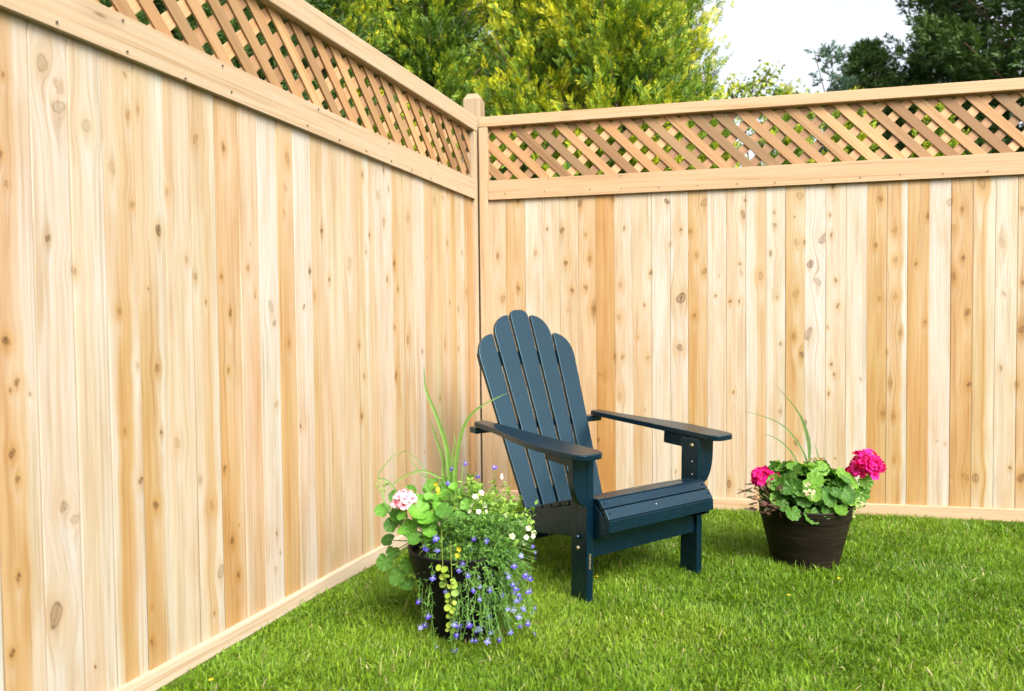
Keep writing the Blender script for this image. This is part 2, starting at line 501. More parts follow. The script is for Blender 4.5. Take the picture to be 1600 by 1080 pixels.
        for zc in (z0, z1):
            for dn in (0.0032, 0.018):
                for ac in (a0, a1): bx.append(org+ac*da+zc*Z3-(dn+off)*nrm)
        bx = np.array(bx)
        VV.append(bx); CC.append(np.full((8, 3), 1.0)*np.array([0.55, 0.38, 0.2])); GG.append(np.zeros((8, 3)))
        LL.append(np.array([(0, 2, 3, 1), (4, 5, 7, 6), (0, 1, 5, 4), (2, 6, 7, 3), (0, 4, 6, 2), (1, 3, 7, 5)])+base); base += 8
    V = np.concatenate(VV); L = np.concatenate(LL)
    return fast_mesh('board_panel', V, np.full(len(L), 4), L.ravel(), M_BOARD,
                     {'Col': ('col', np.concatenate(CC)), 'guv': ('vec', np.concatenate(GG))}, parent)

def lumber(name, mt, parent, boxes, bevel=0.003, nails=None):
    """boxes: (o, ea, eb, ec, la, lb, lc, tint) with ea the grain direction; one mesh"""
    V = []; F = []; MI = []; C = []; G = []
    for k, (o, ea, eb, ec, la, lb, lc, tint) in enumerate(boxes):
        o, ea, eb, ec = [np.asarray(q, float) for q in (o, ea, eb, ec)]
        n = max(2, int(la/0.25)+1)
        ts = np.linspace(0, la, n); b = len(V)
        for t in ts:
            for (y, z) in ((0, 0), (lb, 0), (lb, lc), (0, lc)):
                V.append(o+ea*t+eb*y+ec*z)
                G.append((y+0.6*z+k*0.313, t, k*2.13)); C.append(tint)
        for i in range(n-1):
            for q in range(4):
                F.append((b+i*4+q, b+i*4+(q+1) % 4, b+(i+1)*4+(q+1) % 4, b+(i+1)*4+q)); MI.append(0)
        F.append((b+3, b+2, b+1, b)); MI.append(0)
        e = b+(n-1)*4; F.append((e, e+1, e+2, e+3)); MI.append(0)
    for (p, nn, rr) in (nails or []):
        p = np.asarray(p, float); nn = np.asarray(nn, float); s = unit(np.cross(nn, Z3)); b = len(V)
        for q in range(8):
            a = 2*PI*q/8
            V.append(p+nn*0.0035+rr*(math.cos(a)*s+math.sin(a)*Z3)); G.append((0, 0, 0)); C.append((1, 1, 1))
        for q in range(8):
            a = 2*PI*q/8
            V.append(p-nn*0.002+rr*(math.cos(a)*s+math.sin(a)*Z3)); G.append((0, 0, 0)); C.append((1, 1, 1))
        F.append(tuple(range(b, b+8))); MI.append(1)
        for q in range(8): F.append((b+q, b+(q+1) % 8, b+8+(q+1) % 8, b+8+q)); MI.append(1)
    me = bpy.data.meshes.new(name)
    me.from_pydata([tuple(map(float, v)) for v in V], [], F)
    me.materials.append(mt); me.materials.append(M_NAIL)
    me.polygons.foreach_set('material_index', MI)
    a = me.color_attributes.new('Col', 'FLOAT_COLOR', 'POINT')
    a.data.foreach_set('color', np.hstack([np.array(C, float), np.ones((len(C), 1))]).astype(np.float32).ravel())
    a = me.attributes.new('guv', 'FLOAT_VECTOR', 'POINT'); a.data.foreach_set('vector', np.array(G, np.float32).ravel())
    me.update()
    ob = bpy.data.objects.new(name, me); COL.objects.link(ob)
    if parent is not None: ob.parent = parent
    if bevel:
        md = ob.modifiers.new('bevel', 'BEVEL'); md.width = bevel; md.segments = 2; md.limit_method = 'ANGLE'; md.angle_limit = math.radians(40)
    return ob

def jt(s=0.05):
    q = 1+rng.normal(0, s); return (q*(1+rng.normal(0, 0.012)), q, q*(1+rng.normal(0, 0.03)))

def lattice(parent, org, da, nrm, a0, a1, z0, z1, ph_f, ph_b, sgn, seed):
    """two layers of diagonal slats; sgn +1: front slats satisfy a - z = const"""
    V = []; F = []; C = []; G = []
    r = np.random.default_rng(seed)
    sp, w, th = 0.1185, 0.0435, 0.0075
    for layer in (0, 1):
        s = sgn if layer == 0 else -sgn
        dep = 0.030+layer*(th+0.0005)
        k0 = ph_f if layer == 0 else ph_b
        H = z1-z0
        n0 = int((a0-H-k0)/sp)-2; n1 = int((a1+H-k0)/sp)+2
        for k in range(n0, n1+1):
            c = k0+k*sp               # a coordinate where the centre line crosses z = z0
            ap0, ap1 = c, c+s*H
            hw = w*math.sqrt(2)/2
            # polygon clipped to a0..a1 in a: parametrize along z
            poly = [(ap0-hw, z0), (ap0+hw, z0), (ap1+hw, z1), (ap1-hw, z1)]
            def clip(P, lim, keep):
                out = []
                for i in range(len(P)):
                    p, q = P[i], P[(i+1) % len(P)]
                    ip, iq = keep(p[0]), keep(q[0])
                    if ip: out.append(p)
                    if ip != iq:
                        t = (lim-p[0])/(q[0]-p[0]); out.append((lim, p[1]+t*(q[1]-p[1])))
                return out
            poly = clip(poly, a0, lambda v: v >= a0)
            if len(poly) > 2: poly = clip(poly, a1, lambda v: v <= a1)
            if len(poly) < 3: continue
            tone = r.choice([0.66, 0.84, 0.98, 1.10, 1.38], p=[.14, .24, .28, .20, .14]) if layer == 0 else r.choice([0.9, 1.2, 1.55, 1.85], p=[.2, .3, .25, .25])
            rd = abs(r.normal(0.06, 0.06))
            if layer: tone *= 0.84
            tint = (tone*(1+rd*0.3), tone*(1-rd*0.5), tone*(1-rd)) if layer == 0 else (tone*1.04, tone*0.97, tone*1.04)
            b = len(V); n = len(poly)
            for dd in (dep, dep+th):
                for (a, z) in poly:
                    V.append(org+a*da+z*Z3-dd*nrm); C.append(tint)
                    u = ((a-c)-s*(z-z0))/math.sqrt(2); v = ((a-c)*s+(z-z0))/math.sqrt(2)
                    G.append((u+k*0.31, v, k*1.7+layer*50+dd))
            F.append(tuple(range(b, b+n))); F.append(tuple(range(b+2*n-1, b+n-1, -1)))
            for i in range(n): F.append((b+i, b+(i+1) % n, b+n+(i+1) % n, b+n+i))
    me = bpy.data.meshes.new('lattice')
    me.from_pydata([tuple(map(float, v)) for v in V], [], F); me.materials.append(M_LATT)
    a = me.color_attributes.new('Col', 'FLOAT_COLOR', 'POINT')
    a.data.foreach_set('color', np.hstack([np.array(C, float), np.ones((len(C), 1))]).astype(np.float32).ravel())
    a = me.attributes.new('guv', 'FLOAT_VECTOR', 'POINT'); a.data.foreach_set('vector', np.array(G, np.float32).ravel())
    me.update()
    o = bpy.data.objects.new('lattice', me); COL.objects.link(o); o.parent = parent
    return o

DEP = 0.020
def onl(x, y, dep=DEP):
    p = onplane(x, y, -dep*NL, NL); return float(p @ DL), float(p[2])
def onr(x, y, dep=DEP):
    p = onplane(x, y, (0, dep, 0), np.array([0, 1., 0])); return float(p[0]), float(p[2])

# knots read off the photograph: x, y, radius in its pixels, darkness
KL = [(66,99,10,.5),(90,132,7,.4),(92,167,11,.55),(5,117,3,.8),(0,241,5,.8),(135,197,8,.4),(195,117,3,.7),(200,180,4,.5),(215,170,3,.5),(175,262,6,.35),(305,217,5,.6),
(349,230,4,.8),(207,320,4,.6),(260,299,4,.5),(75,372,5,.9),(116,424,5,.7),(247,360,6,1.0),(231,451,2,.9),(186,487,4,.6),(305,432,4,.6),(346,432,3,.7),(360,489,3.5,.8),
(322,472,2,.8),(10,533,6,.9),(245,576,5,.7),(357,579,3,.8),(27,597,4,.8),(215,571,4,.4),(291,405,4,.5),(17,609,2.5,.9),(47,615,2.5,.8),(19,709,5,.9),(28,749,4,.8),
(100,792,8,.7),(118,812,8,.45),(220,751,5,.9),(243,789,5,.9),(252,676,3,.8),(195,674,3,.5),(277,692,6,.35),(351,733,3.5,.9),(363,845,4,.9),(313,750,4,.5),(331,790,5,.4),
(29,902,4,.9),(20,1021,4,.9),(88,961,12,.7),(345,894,7,.6),(373,898,3,.8),(237,1003,3,.7),(335,958,2,.8),(433,834,3,.7),(432,890,4,.4),(449,247,6,.45),(446,294,4,.4),
(566,273,3,.7),(590,305,6,.5),(607,295,3,.7),(600,347,4.5,.6),(577,367,3,.8),(572,394,3,.6),(484,424,3.5,1.),(637,340,5,.4),(616,412,4,.8),(605,436,4,.7),(699,380,3,.6),
(722,395,2.5,.8),(546,412,7,.35),(679,312,3,.5),(692,309,3,.6),(424,479,6,.5),(429,505,4,.7),(475,479,3,.8),(515,437,3,.9),(561,540,3,.9),(569,588,3,.7),(565,651,3.5,.9),
(617,512,3,.8),(619,587,3.5,.8),(622,452,2.5,.8),(470,666,2.5,.9),(451,536,3,.6),(688,622,2.5,.9),(716,483,2.5,.7),(729,457,3,.6),(690,679,3,.7),(696,540,3,.4),(638,530,6,.4),
(432,632,4,.5),(492,462,4,.4),(716,545,2.5,.8),(700,300,2.5,.6)]
KR = [(778,400,3,.7),(809,314,3,.8),(837,396,3,.6),(810,450,3,.7),(786,467,4,.5),(855,358,2,.9),(878,360,4,.8),(884,411,3.5,.9),(894,454,2.5,.9),(886,308,2.5,.9),(906,318,4,.8),
(921,404,3,.6),(915,449,3,.7),(928,483,4,.6),(915,367,2,.6),(958,311,3,.6),(975,357,2.5,.7),(969,445,3.5,.5),(967,496,3.5,.5),(1017,426,3,.9),(1007,477,2,.7),(1042,315,3.5,1),
(1047,382,3,.6),(1064,359,2.5,.8),(1064,466,7,.9),(1062,543,5,.8),(1078,361,3,.6),(1101,317,5,.6),(1101,424,4,.7),(1088,399,2.5,.6),(1085,493,2.5,.7),(1161,335,4,.7),(1164,313,2,.9),
(1156,413,2.5,.7),(1158,426,2.5,.6),(1141,471,2.5,.9),(1155,471,2,.8),(1118,462,1.8,.9),(961,557,2,.7),(973,558,2.5,.6),(997,527,2,.5),(1012,559,3,.5),(1250,306,6,.5),(1302,289,3.5,1),
(1297,336,2.5,.8),(1299,367,2.2,.8),(1286,373,5.5,.7),(1244,379,4,.45),(1257,379,2.5,.9),(1266,413,5,.9),(1277,440,5,.6),(1306,438,2.5,.8),(1309,478,2.5,.8),(1263,522,6,.65),
(1243,459,4.5,.4),(1240,526,3.5,.6),(1293,512,2,.7),(1376,311,3.2,.7),(1369,383,3,.7),(1374,467,2.3,.6),(1398,360,3.3,.5),(1399,406,3.3,.5),(1399,464,3,.4),(1450,338,2.7,.8),
(1431,412,2.7,.8),(1445,503,2,.7),(1484,316,5,.5),(1503,327,2.7,.7),(1490,356,4,.4),(1505,403,2.7,.9),(1490,432,4,.5),(1512,488,4,.8),(1534,286,6,.6),(1566,379,5,.3),(1597,515,5,.7),
(1597,326,3,.7),(1599,442,3,.8),(1211,352,2.5,.7),(1210,332,2,.7),(1204,396,3,.8),(1214,465,2.5,.6),(1189,431,4,.5),(1406,520,3.5,.5),(1571,461,2,.5),(1253,554,4,.8),(1299,569,2.5,.9),
(1303,585,2.5,.8),(1295,615,2.2,.8),(1258,661,3.5,.8),(1244,691,3.5,.8),(1219,643,3.5,.6),(1345,592,2,.6),(1379,646,3.7,.6),(1396,651,2.7,.5),(1386,550,2,.6),(1391,599,3,.4),
(1514,601,3.3,.9),(1564,575,2.7,.7),(1509,745,4.5,.5),(1524,747,5,.7),(1595,747,5,.8),(1578,731,2,.9),(1588,601,3.5,.6),(1477,694,2,.5),(1397,720,2.5,.4),(937,585,2,.8),(968,620,4,.4),
(935,688,2.5,.8),(1139,756,4,.7),(1146,613,2,.8),(1056,737,2,.6)]
def kmap(K, f):
    out = []
    for x, y, rr, dk in K:
        a, z = f(x, y)
        p = CAM+0  # distance for the size
        q = (np.array([a, 0, z]) if f is onr else a*DL+z*Z3)
        out.append((a, z, rr*depth_of(q)/FPX*1.0, dk))
    return out

# --- left fence
lx = [736, 726, 714, 702, 688, 674, 660, 646, 630, 614, 596, 577, 559, 536, 514, 487, 460, 435, 404, 375, 339, 300, 259, 215.5, 166, 114, 54]
le = [onl(x, 400)[0] for x in lx]
# even out the narrow far ones
le[0:9] = list(np.linspace(0.012, le[8], 9))
while le[-1] < 4.6: le.append(le[-1]+0.097)
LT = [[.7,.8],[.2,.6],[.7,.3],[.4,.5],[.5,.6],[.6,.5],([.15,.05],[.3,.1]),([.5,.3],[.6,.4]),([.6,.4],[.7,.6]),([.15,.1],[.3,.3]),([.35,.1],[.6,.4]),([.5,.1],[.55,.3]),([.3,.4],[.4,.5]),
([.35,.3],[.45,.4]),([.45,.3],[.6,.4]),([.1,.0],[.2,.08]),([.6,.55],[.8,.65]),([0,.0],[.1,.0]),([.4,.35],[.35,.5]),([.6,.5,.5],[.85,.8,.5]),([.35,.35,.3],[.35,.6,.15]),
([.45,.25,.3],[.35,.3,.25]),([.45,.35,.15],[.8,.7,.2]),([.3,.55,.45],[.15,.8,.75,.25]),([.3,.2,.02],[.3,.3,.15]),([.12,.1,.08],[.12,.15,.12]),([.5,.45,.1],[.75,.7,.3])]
fl = empty('wooden_fence', (0, 0, 0))
tag(fl, 'left cedar fence panel running towards the viewer, lattice top, pale boards at its near end', 'fence', 'cedar fence panels')
board_panel(fl, -DEP*NL, DL, NL, le, 0.012, 1.74, LT, kmap(KL, onl), True, 3)
LEN_L = 4.6
nails = []
for x, y in [(88,35),(198,81),(289,123),(361,144),(480,196),(530,219),(572,236),(611,252),(643,266),(673,279)]:
    a, z = onl(x, y, 0.0); nails.append((a*DL+z*Z3, NL, 0.0023))
for x, y in [(191,32),(347,103),(497,171),(607,224),(684,257)]:
    a, z = onl(x, y, 0.0); nails.append((a*DL+z*Z3, NL, 0.0023))
lumber('middle_rail', M_RAIL_L, fl, [(0.046*DL-0.036*NL+1.675*Z3, DL, Z3, NL, LEN_L, 0.105, 0.036, (1, 1, 1))], 0.005, nails)
lumber('top_rail', M_RAIL_L, fl, [(0.004*DL-0.085*NL+2.049*Z3, DL, Z3, NL, LEN_L, 0.081, 0.085, (1, 1, 1))], 0.004)
lumber('kick_board', M_RAIL_L, fl, [(0.046*DL-0.040*NL-0.010*Z3, DL, Z3, NL, LEN_L, 0.060, 0.040, (1.22, 1.28, 1.42))], 0.003)
lumber('stile', M_RAIL_L, fl, [(0.005*DL-0.080*NL-0.02*Z3, Z3, DL, NL, 2.066, 0.039, 0.079, (1.0, 1.0, 1.02))], 0.003)
lattice(fl, np.zeros(3), DL, NL, 0.040, LEN_L, 1.765, 2.065, onl(700, 262, 0.03)[0], 0.05, 1, 5)

# --- right fence
rx = [766, 790, 820, 848, 874, 903, 931, 960, 988, 1018, 1047, 1075, 1105, 1135, 1165, 1197, 1227, 1257, 1290, 1322, 1355, 1386, 1418, 1452, 1486, 1520, 1555, 1590]
re_ = [onr(x, 400)[0] for x in rx]
re_[0] = 0.052
while re_[-1] < 4.4: re_.append(re_[-1]+0.097)
RT = [[.45,.4],[.7,.65],[.2,.3],[.3,.35],[.4,.4],[.55,.6],[.95,.85],[.35,.2],[.45,.35],[.1,.15],[.15,.3,.1],[.8,.6],[.2,.25],[.4,.3],[.15,.6],[.15,.3,.2],[.65,.5],[.05,.1],[.3,.3],
[.2,.1],[.85,.7],[.6,.7,.0],[.8,.75],[.1,.1],[.7,.75],[.5,.75,.3],[.2,.3],[.5,.4]]
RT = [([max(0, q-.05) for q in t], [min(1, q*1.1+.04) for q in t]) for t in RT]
fr = empty('wooden_fence.001', (0, 0, 0))
tag(fr, 'cedar fence panel behind the blue chair and magenta geraniums, lattice top', 'fence', 'cedar fence panels')
X3 = np.array([1., 0, 0]); NR = np.array([0, -1., 0])
board_panel(fr, -DEP*NR, X3, NR, re_, 0.016, 1.74, RT, kmap(KR, onr), False, 8)
nails = []
for x, y in [(789,303),(851,299.5),(922,296),(971,295),(1029,293),(1090,290),(1152,287.5),(1211,285.5),(1283,282),(1344,277.5),(1406,273.5),(1473,271.5),(1543,267.5),(857,279),(970,275)]:
    a, z = onr(x, y, 0.0); nails.append((np.array([a, 0, z]), NR, 0.0023))
LEN_R = 4.4
lumber('middle_rail', M_RAIL_R, fr, [(np.array([0.055, 0.036, 1.675]), X3, Z3, NR, LEN_R, 0.105, 0.036, (1, 1, 1))], 0.004, nails)
lumber('top_rail', M_RAIL_R, fr, [(np.array([0.005, 0.085, 2.075]), X3, Z3, NR, LEN_R, 0.055, 0.085, (1.05, 1.05, 1.05))], 0.003)
lumber('kick_board', M_RAIL_R, fr, [(np.array([0.055, 0.040, -0.006]), X3, Z3, NR, LEN_R, 0.072, 0.040, (1.14, 1.18, 1.30))], 0.003)
lumber('stile', M_RAIL_R, fr, [(np.array([0.004, 0.080, -0.02]), Z3, X3, NR, 2.093, 0.050, 0.079, (1.02, 1.06, 1.12))], 0.003)
_a, _z = onr(947, 230, 0.03)
lattice(fr, np.zeros(3), X3, NR, 0.050, LEN_R, 1.765, 2.08, _a+(_z-1.765), _a+(_z-1.765)-0.045, -1, 6)

# --- corner post
def make_post():
    mb = MB()
    ang = math.radians(-3)
    a = np.array([math.cos(ang), math.sin(ang), 0]); b = np.array([-math.sin(ang), math.cos(ang), 0])
    o = np.array([-0.106, 0.090, 0])
    W_ = 0.098; c_ = 0.020
    zt = 2.262; zc = 2.296
    V = []; F = []
    for (z, i) in ((-0.02, 0), (zt, 0), (zc, c_)):
        for (x, y) in ((i, i), (W_-i, i), (W_-i, W_-i), (i, W_-i)): V.append(o+a*x+b*y+Z3*z)
    for l in (0, 1):
        for q in range(4): F.append((l*4+q, l*4+(q+1) % 4, (l+1)*4+(q+1) % 4, (l+1)*4+q))
    F.append((8, 9, 10, 11)); F.append((3, 2, 1, 0))
    me = bpy.data.meshes.new('fence_post'); me.from_pydata([tuple(map(float, v)) for v in V], [], F)
    me.materials.append(M_RAIL_L)
    at_ = me.color_attributes.new('Col', 'FLOAT_COLOR', 'POINT'); at_.data.foreach_set('color', np.array([[0.86, 0.84, 0.80, 1]]*12, np.float32).ravel())
    g = me.attributes.new('guv', 'FLOAT_VECTOR', 'POINT')
    G = []
    for l, z in enumerate((0, zt, zc)):
        for (x, y) in ((0, 0), (W_, 0), (W_*2, 0), (W_*3, 0)): G.append((x+3.1, z, 9.3))
    g.data.foreach_set('vector', np.array(G, np.float32).ravel())
    me.update()
    ob = bpy.data.objects.new('fence_post', me); COL.objects.link(ob)
    md = ob.modifiers.new('bevel', 'BEVEL'); md.width = 0.003; md.segments = 2
    tag(ob, 'square cedar corner post with a chamfered top where the two fence panels meet', 'fence post')
make_post()

# ------------------------------------------------------------------ chair
def rbox_outline(pts, r=0.0): return pts
CH = empty('adirondack_chair', (0.938, -1.227, -0.004), (0, math.radians(1.1), math.radians(-42.85)))
tag(CH, 'dark navy blue painted wooden adirondack chair standing on the lawn in the fence corner', 'chair')
def wood(name, parts, bevel=0.003, parent=CH):
    """parts: list of (outline2d, o, a, b, c, h) prisms or ('box', ...) ; grain along local a"""
    V = []; F = []; G = []
    for k, (ol, o, a, b, c, h) in enumerate(parts):
        o, a, b, c = [np.asarray(q, float) for q in (o, a, b, c)]
        n = len(ol); s = len(V)
        for hh in (0, h):
            for x, y in ol:
                V.append(tuple(o+x*a+y*b+hh*c)); G.append((y+hh+k*0.37, x, k*1.9+len(name)))
        F.append(tuple(range(s+n-1, s-1, -1))); F.append(tuple(range(s+n, s+2*n)))
        for i in range(n): F.append((s+i, s+(i+1) % n, s+n+(i+1) % n, s+n+i))
    me = bpy.data.meshes.new(name); me.from_pydata(V, [], F); me.materials.append(M_PAINT)
    g = me.attributes.new('guv', 'FLOAT_VECTOR', 'POINT'); g.data.foreach_set('vector', np.array(G, np.float32).ravel())
    me.update()
    ob = bpy.data.objects.new(name, me); COL.objects.link(ob); ob.parent = parent
    bm_fix(me)
    if bevel:
        md = ob.modifiers.new('bevel', 'BEVEL'); md.width = bevel; md.segments = 3; md.limit_method = 'ANGLE'; md.angle_limit = math.radians(35)
    return ob
def bm_fix(me):
    import bmesh
    bm = bmesh.new(); bm.from_mesh(me); bmesh.ops.recalc_face_normals(bm, faces=bm.faces); bm.to_mesh(me); bm.free()
EX, EY, EZ = np.eye(3)
def bx(x0, x1, y0, y1, z0, z1, grain='x'):
    if grain == 'x': return ([(0, 0), (x1-x0, 0), (x1-x0, y1-y0), (0, y1-y0)], (x0, y0, z0), EX, EY, EZ, z1-z0)
    if grain == 'y': return ([(0, 0), (y1-y0, 0), (y1-y0, z1-z0), (0, z1-z0)], (x0, y0, z0), EY, EZ, EX, x1-x0)
    return ([(0, 0), (z1-z0, 0), (z1-z0, x1-x0), (0, x1-x0)], (x0, y0, z0), EZ, EX, EY, y1-y0)
W_, T_, LD = 0.297, 0.030, 0.084
for s in (-1, 1):
    y0, y1 = sorted((s*W_, s*(W_-T_)))
    lg = wood('leg', [bx(-LD, 0, y0, y1, -0.012, 0.533, 'z')])
    # curved bracket under the arm, on the outer face of the leg
    arc = [(0.533, 0.0), (0.533, 0.062), (0.50, 0.0615)]
    for k in range(9):
        t = k/8*PI/2
        arc.append((0.465-0.105*math.sin(t)**1.1, 0.060*math.cos(t)**0.9+0.0))
    arc.append((0.36, 0.0))
    wood('arm_bracket', [(arc, (-0.030, s*(W_+0.0005), 0), EZ, s*EY, EX, 0.028)], 0.002)
    # cleat joining leg and arm, inner face
    y0 = W_+0.0005 if s > 0 else -(W_+0.0245)
    wood('arm_cleat', [([(-0.205, 0.492), (-0.031, 0.486), (-0.031, 0.5335), (-0.205, 0.5395)], (0, y0, 0), EX, EZ, EY, 0.024)], 0.002)
    # side rail that runs back to the ground
    top = [(0.060, 0.262), (0.062, 0.300), (0.050, 0.322), (0.030, 0.343), (0.005, 0.362), (-0.04, 0.360), (-0.16, 0.322), (-0.30, 0.280), (-0.42, 0.246), (-0.52, 0.210),
           (-0.66, 0.135), (-0.82, 0.030), (-0.86, -0.012)]
    bot = [(-0.745, -0.012), (-0.64, 0.07), (-0.50, 0.135), (-0.34, 0.180), (-0.16, 0.215), (0.0, 0.240)]
    y0 = W_-T_-0.0255 if s > 0 else -(W_-T_-0.0005)
    wood('side_rail', [(top+bot, (0, y0, 0), EX, EZ, EY, 0.025)], 0.002)
    # arm: wide rounded front, tapering tail; rises a little to the back
    ctr = s*0.333
    inner, outer = [], []
    xs = np.linspace(-0.640, 0.030, 24)
    for x in xs:
        f = (x+0.640)/0.67
        wdt = 0.064+0.062*float(sstep(0.15, 0.80, f))
        bow = 0.018*math.sin(PI*min(1, max(0, f)))
        inn = abs(ctr)-0.5*0.115+0.008*(1-f)
        inner.append((x, inn)); outer.append((x, inn+wdt+bow))
    yi0, yo0 = inner[-1][1], outer[-1][1]
    rad = 0.040
    nose = []
    for k in range(1, 9):
        t = k/8*PI/2
        nose.append((0.030+0.046*math.sin(t), yo0-rad*(1-math.cos(t))))
    for k in range(0, 9):
        t = k/8*PI/2
        nose.append((0.030+0.046*math.cos(t), yi0+rad*(1-math.sin(t))))
    tail = [(-0.652, outer[0][1]-0.012), (-0.652, inner[0][1]+0.012)]
    loop = outer+nose+inner[::-1]+tail[::-1]
    tilt = np.array([math.cos(0.033), 0, -math.sin(0.033)]); upn = np.array([math.sin(0.033), 0, math.cos(0.033)])
    wood('arm', [(loop, (0, 0, 0.5365), tilt, s*EY, upn, 0.021)], 0.004)
# seat slats
def slat(p, q, half=0.266, th=0.018, name='seat_slat'):
    p = np.array([p[0], 0, p[1]]); q = np.array([q[0], 0, q[1]])
    d_ = unit(q-p); n_ = np.cross(EY, d_); n_ = n_*(-1 if n_[2] > 0 else 1) if abs(n_[2]) > 0.05 else -np.abs(n_)
    L_ = np.linalg.norm(q-p)
    ol = [(0, 0), (2*half, 0), (2*half, L_), (0, L_)]
    return wood(name, [(ol, p-half*EY, EY, d_, n_, th)], 0.002)
slat((0.079, 0.279), (0.0775, 0.3205))
slat((0.076, 0.3235), (0.0535, 0.3555))
slat((0.050, 0.3580), (0.0265, 0.3800))
prev = (0.021, 0.3835)
for k in range(8):
    x1 = prev[0]-0.046
    z1 = 0.3835-0.0015-0.0145*k-0.0004*k*k if k else 0.381
    half = 0.266 if not (-0.095 < prev[0] < 0.03) else 0.2655
    slat(prev, (x1, z1), half)
    prev = (x1-0.007, z1-0.001*(1+k*0.3))
# apron board between the legs, below the seat front
wood('stretcher', [bx(-0.034, -0.012, -(W_-T_-0.001), (W_-T_-0.001), 0.172, 0.262, 'y')], 0.002)
# back: five fanned slats on the leaning plane
B0 = np.array([-0.475, 0, 0.22]); BS = np.array([-0.746, 0, 0.851])
bl = np.linalg.norm(BS-B0); bd = (BS-B0)/bl
bn = np.cross(bd, EY); bn = bn if bn[0] > 0 else -bn         # towards the sitter
b0, b1 = 0.207, 0.262
def hw_at(h): return b0+(b1-b0)*h
gap = 0.013
def side_y(f, h): return f*hw_at(h)
tops = [1.125, 1.255, 1.292, 1.255, 1.125]
for k in range(5):
    f0, f1 = -1+0.4*k, -1+0.4*(k+1)
    def L(h): return side_y(f0, h)+(gap/2 if k > 0 else 0)
    def R(h): return side_y(f1, h)-(gap/2 if k < 4 else 0)
    def pt(y, h): return (h*bl, y)
    hs = -0.16
    pl = [pt(L(hs), hs), pt(L(0.9), 0.9)]
    if k == 2:
        tp = tops[2]; r_ = 0.034
        for q in range(7):
            t = q/6*PI/2; pl.append(pt(L(tp)+r_*(1-math.sin(t)), tp-0.045*(1-math.sin(t))-0.0 if False else tp-(r_/bl)*(1-math.sin(t))) if False else pt(L(tp)+r_*(1-math.cos(t)), tp-(r_/bl)*(1-math.sin(t))))
        for q in range(7):
            t = PI/2-q/6*PI/2; pl.append(pt(R(tp)-r_*(1-math.cos(t)), tp-(r_/bl)*(1-math.sin(t))))
    else:
        lo = {0: 0.955, 1: 1.105, 3: 1.105, 4: 0.955}[k]; hi = tops[k]
        seq = []
        for q in range(15):
            t = q/14*PI/2
            seq.append((1-math.cos(t), lo+(hi-lo)*math.sin(t)))      # quarter ellipse, outer edge to inner edge
        if k < 2:
            for u, hh in seq: pl.append(pt(L(hh)+(R(hh)-L(hh))*min(u, 0.97), hh))
            pl.append(pt(R(hi-0.010), hi-0.010))
        else:
            pl.append(pt(L(hi-0.010), hi-0.010))
            for u, hh in reversed(seq): pl.append(pt(R(hh)-(R(hh)-L(hh))*min(u, 0.97), hh))
    pl += [pt(R(0.9), 0.9), pt(R(hs), hs)]
    wood('back_slat', [(pl, B0-bn*0.009, bd, EY, bn, 0.018)], 0.0025)
# braces behind the back
o = B0+bd*(0.925*bl)-bn*0.0095
wood('back_brace', [([(0, 0), (0.50, 0), (0.50, 0.060), (0, 0.060)], o-0.25*EY-bn*0.020, EY, bd, bn, 0.0195)], 0.003)
wood('back_brace', [([(0, 0), (0.385, 0), (0.385, 0.07), (0, 0.07)], B0+bd*0.02-bn*0.030-0.1925*EY, EY, bd, bn, 0.0195)], 0.003)
hz_ = (0.5485-0.22)/(0.851-0.22)
pb = B0+bd*(hz_*bl)
wood('arm_rest_brace', [([(0, 0.0), (0.690, 0.0), (0.690, 0.05), (0.50, 0.075), (0.19, 0.075), (0, 0.05)], (pb[0]-0.014, -0.345, 0.5285), EY, -EX, EZ, 0.0255)], 0.006)
# hardware
def bolt(p, n, r=0.008, h=0.006, m_=M_BOLT, name='bolt'):
    mb = MB(); n = unit(n); p = np.asarray(p, float)
    mb.tube([p-n*0.003, p+n*h*0.6, p+n*h], [r, r, r*0.6], 10)
    return mb.build(name, m_, CH, True)
bolt((-0.045, -W_, 0.205), (0, -1, 0), 0.0075, 0.007)
bolt((-0.043, -W_, 0.245), (0, -1, 0), 0.009, 0.014, M_PAINT)
bolt((-0.030, W_-T_, 0.508), (0, -1, 0), 0.008, 0.006)
bolt((-0.028, W_-T_, 0.445), (0, -1, 0), 0.003, 0.002, M_ZINC)
bolt((-0.028, W_-T_, 0.395), (0, -1, 0), 0.003, 0.002, M_ZINC)
bolt((-0.055, -0.3, 0.515), (-0.2, -1, 0), 0.004, 0.004)
for i, (x, z) in enumerate(((0.040, 0.3735), (0.066, 0.3445))):
    for s in (-1, 1):
        bolt((x, s*0.250, z-0.0005), (0.7, 0, 0.7), 0.0028, 0.0022, M_PAINT)
bolt((0.0665, -0.03, 0.3432), (0.8, 0, 0.6), 0.0028, 0.0015, M_ZINC)
mb = MB()
mb.box(-0.001, 0.0015, -W_+0.010, -W_+0.016, 0.138, 0.192)
for z in (0.142, 0.158, 0.173, 0.188): mb.tube([(0.001, -W_+0.013, z), (0.004, -W_+0.013, z)], 0.0033, 8)
mb.build('corner_plate', M_BOLT, CH)

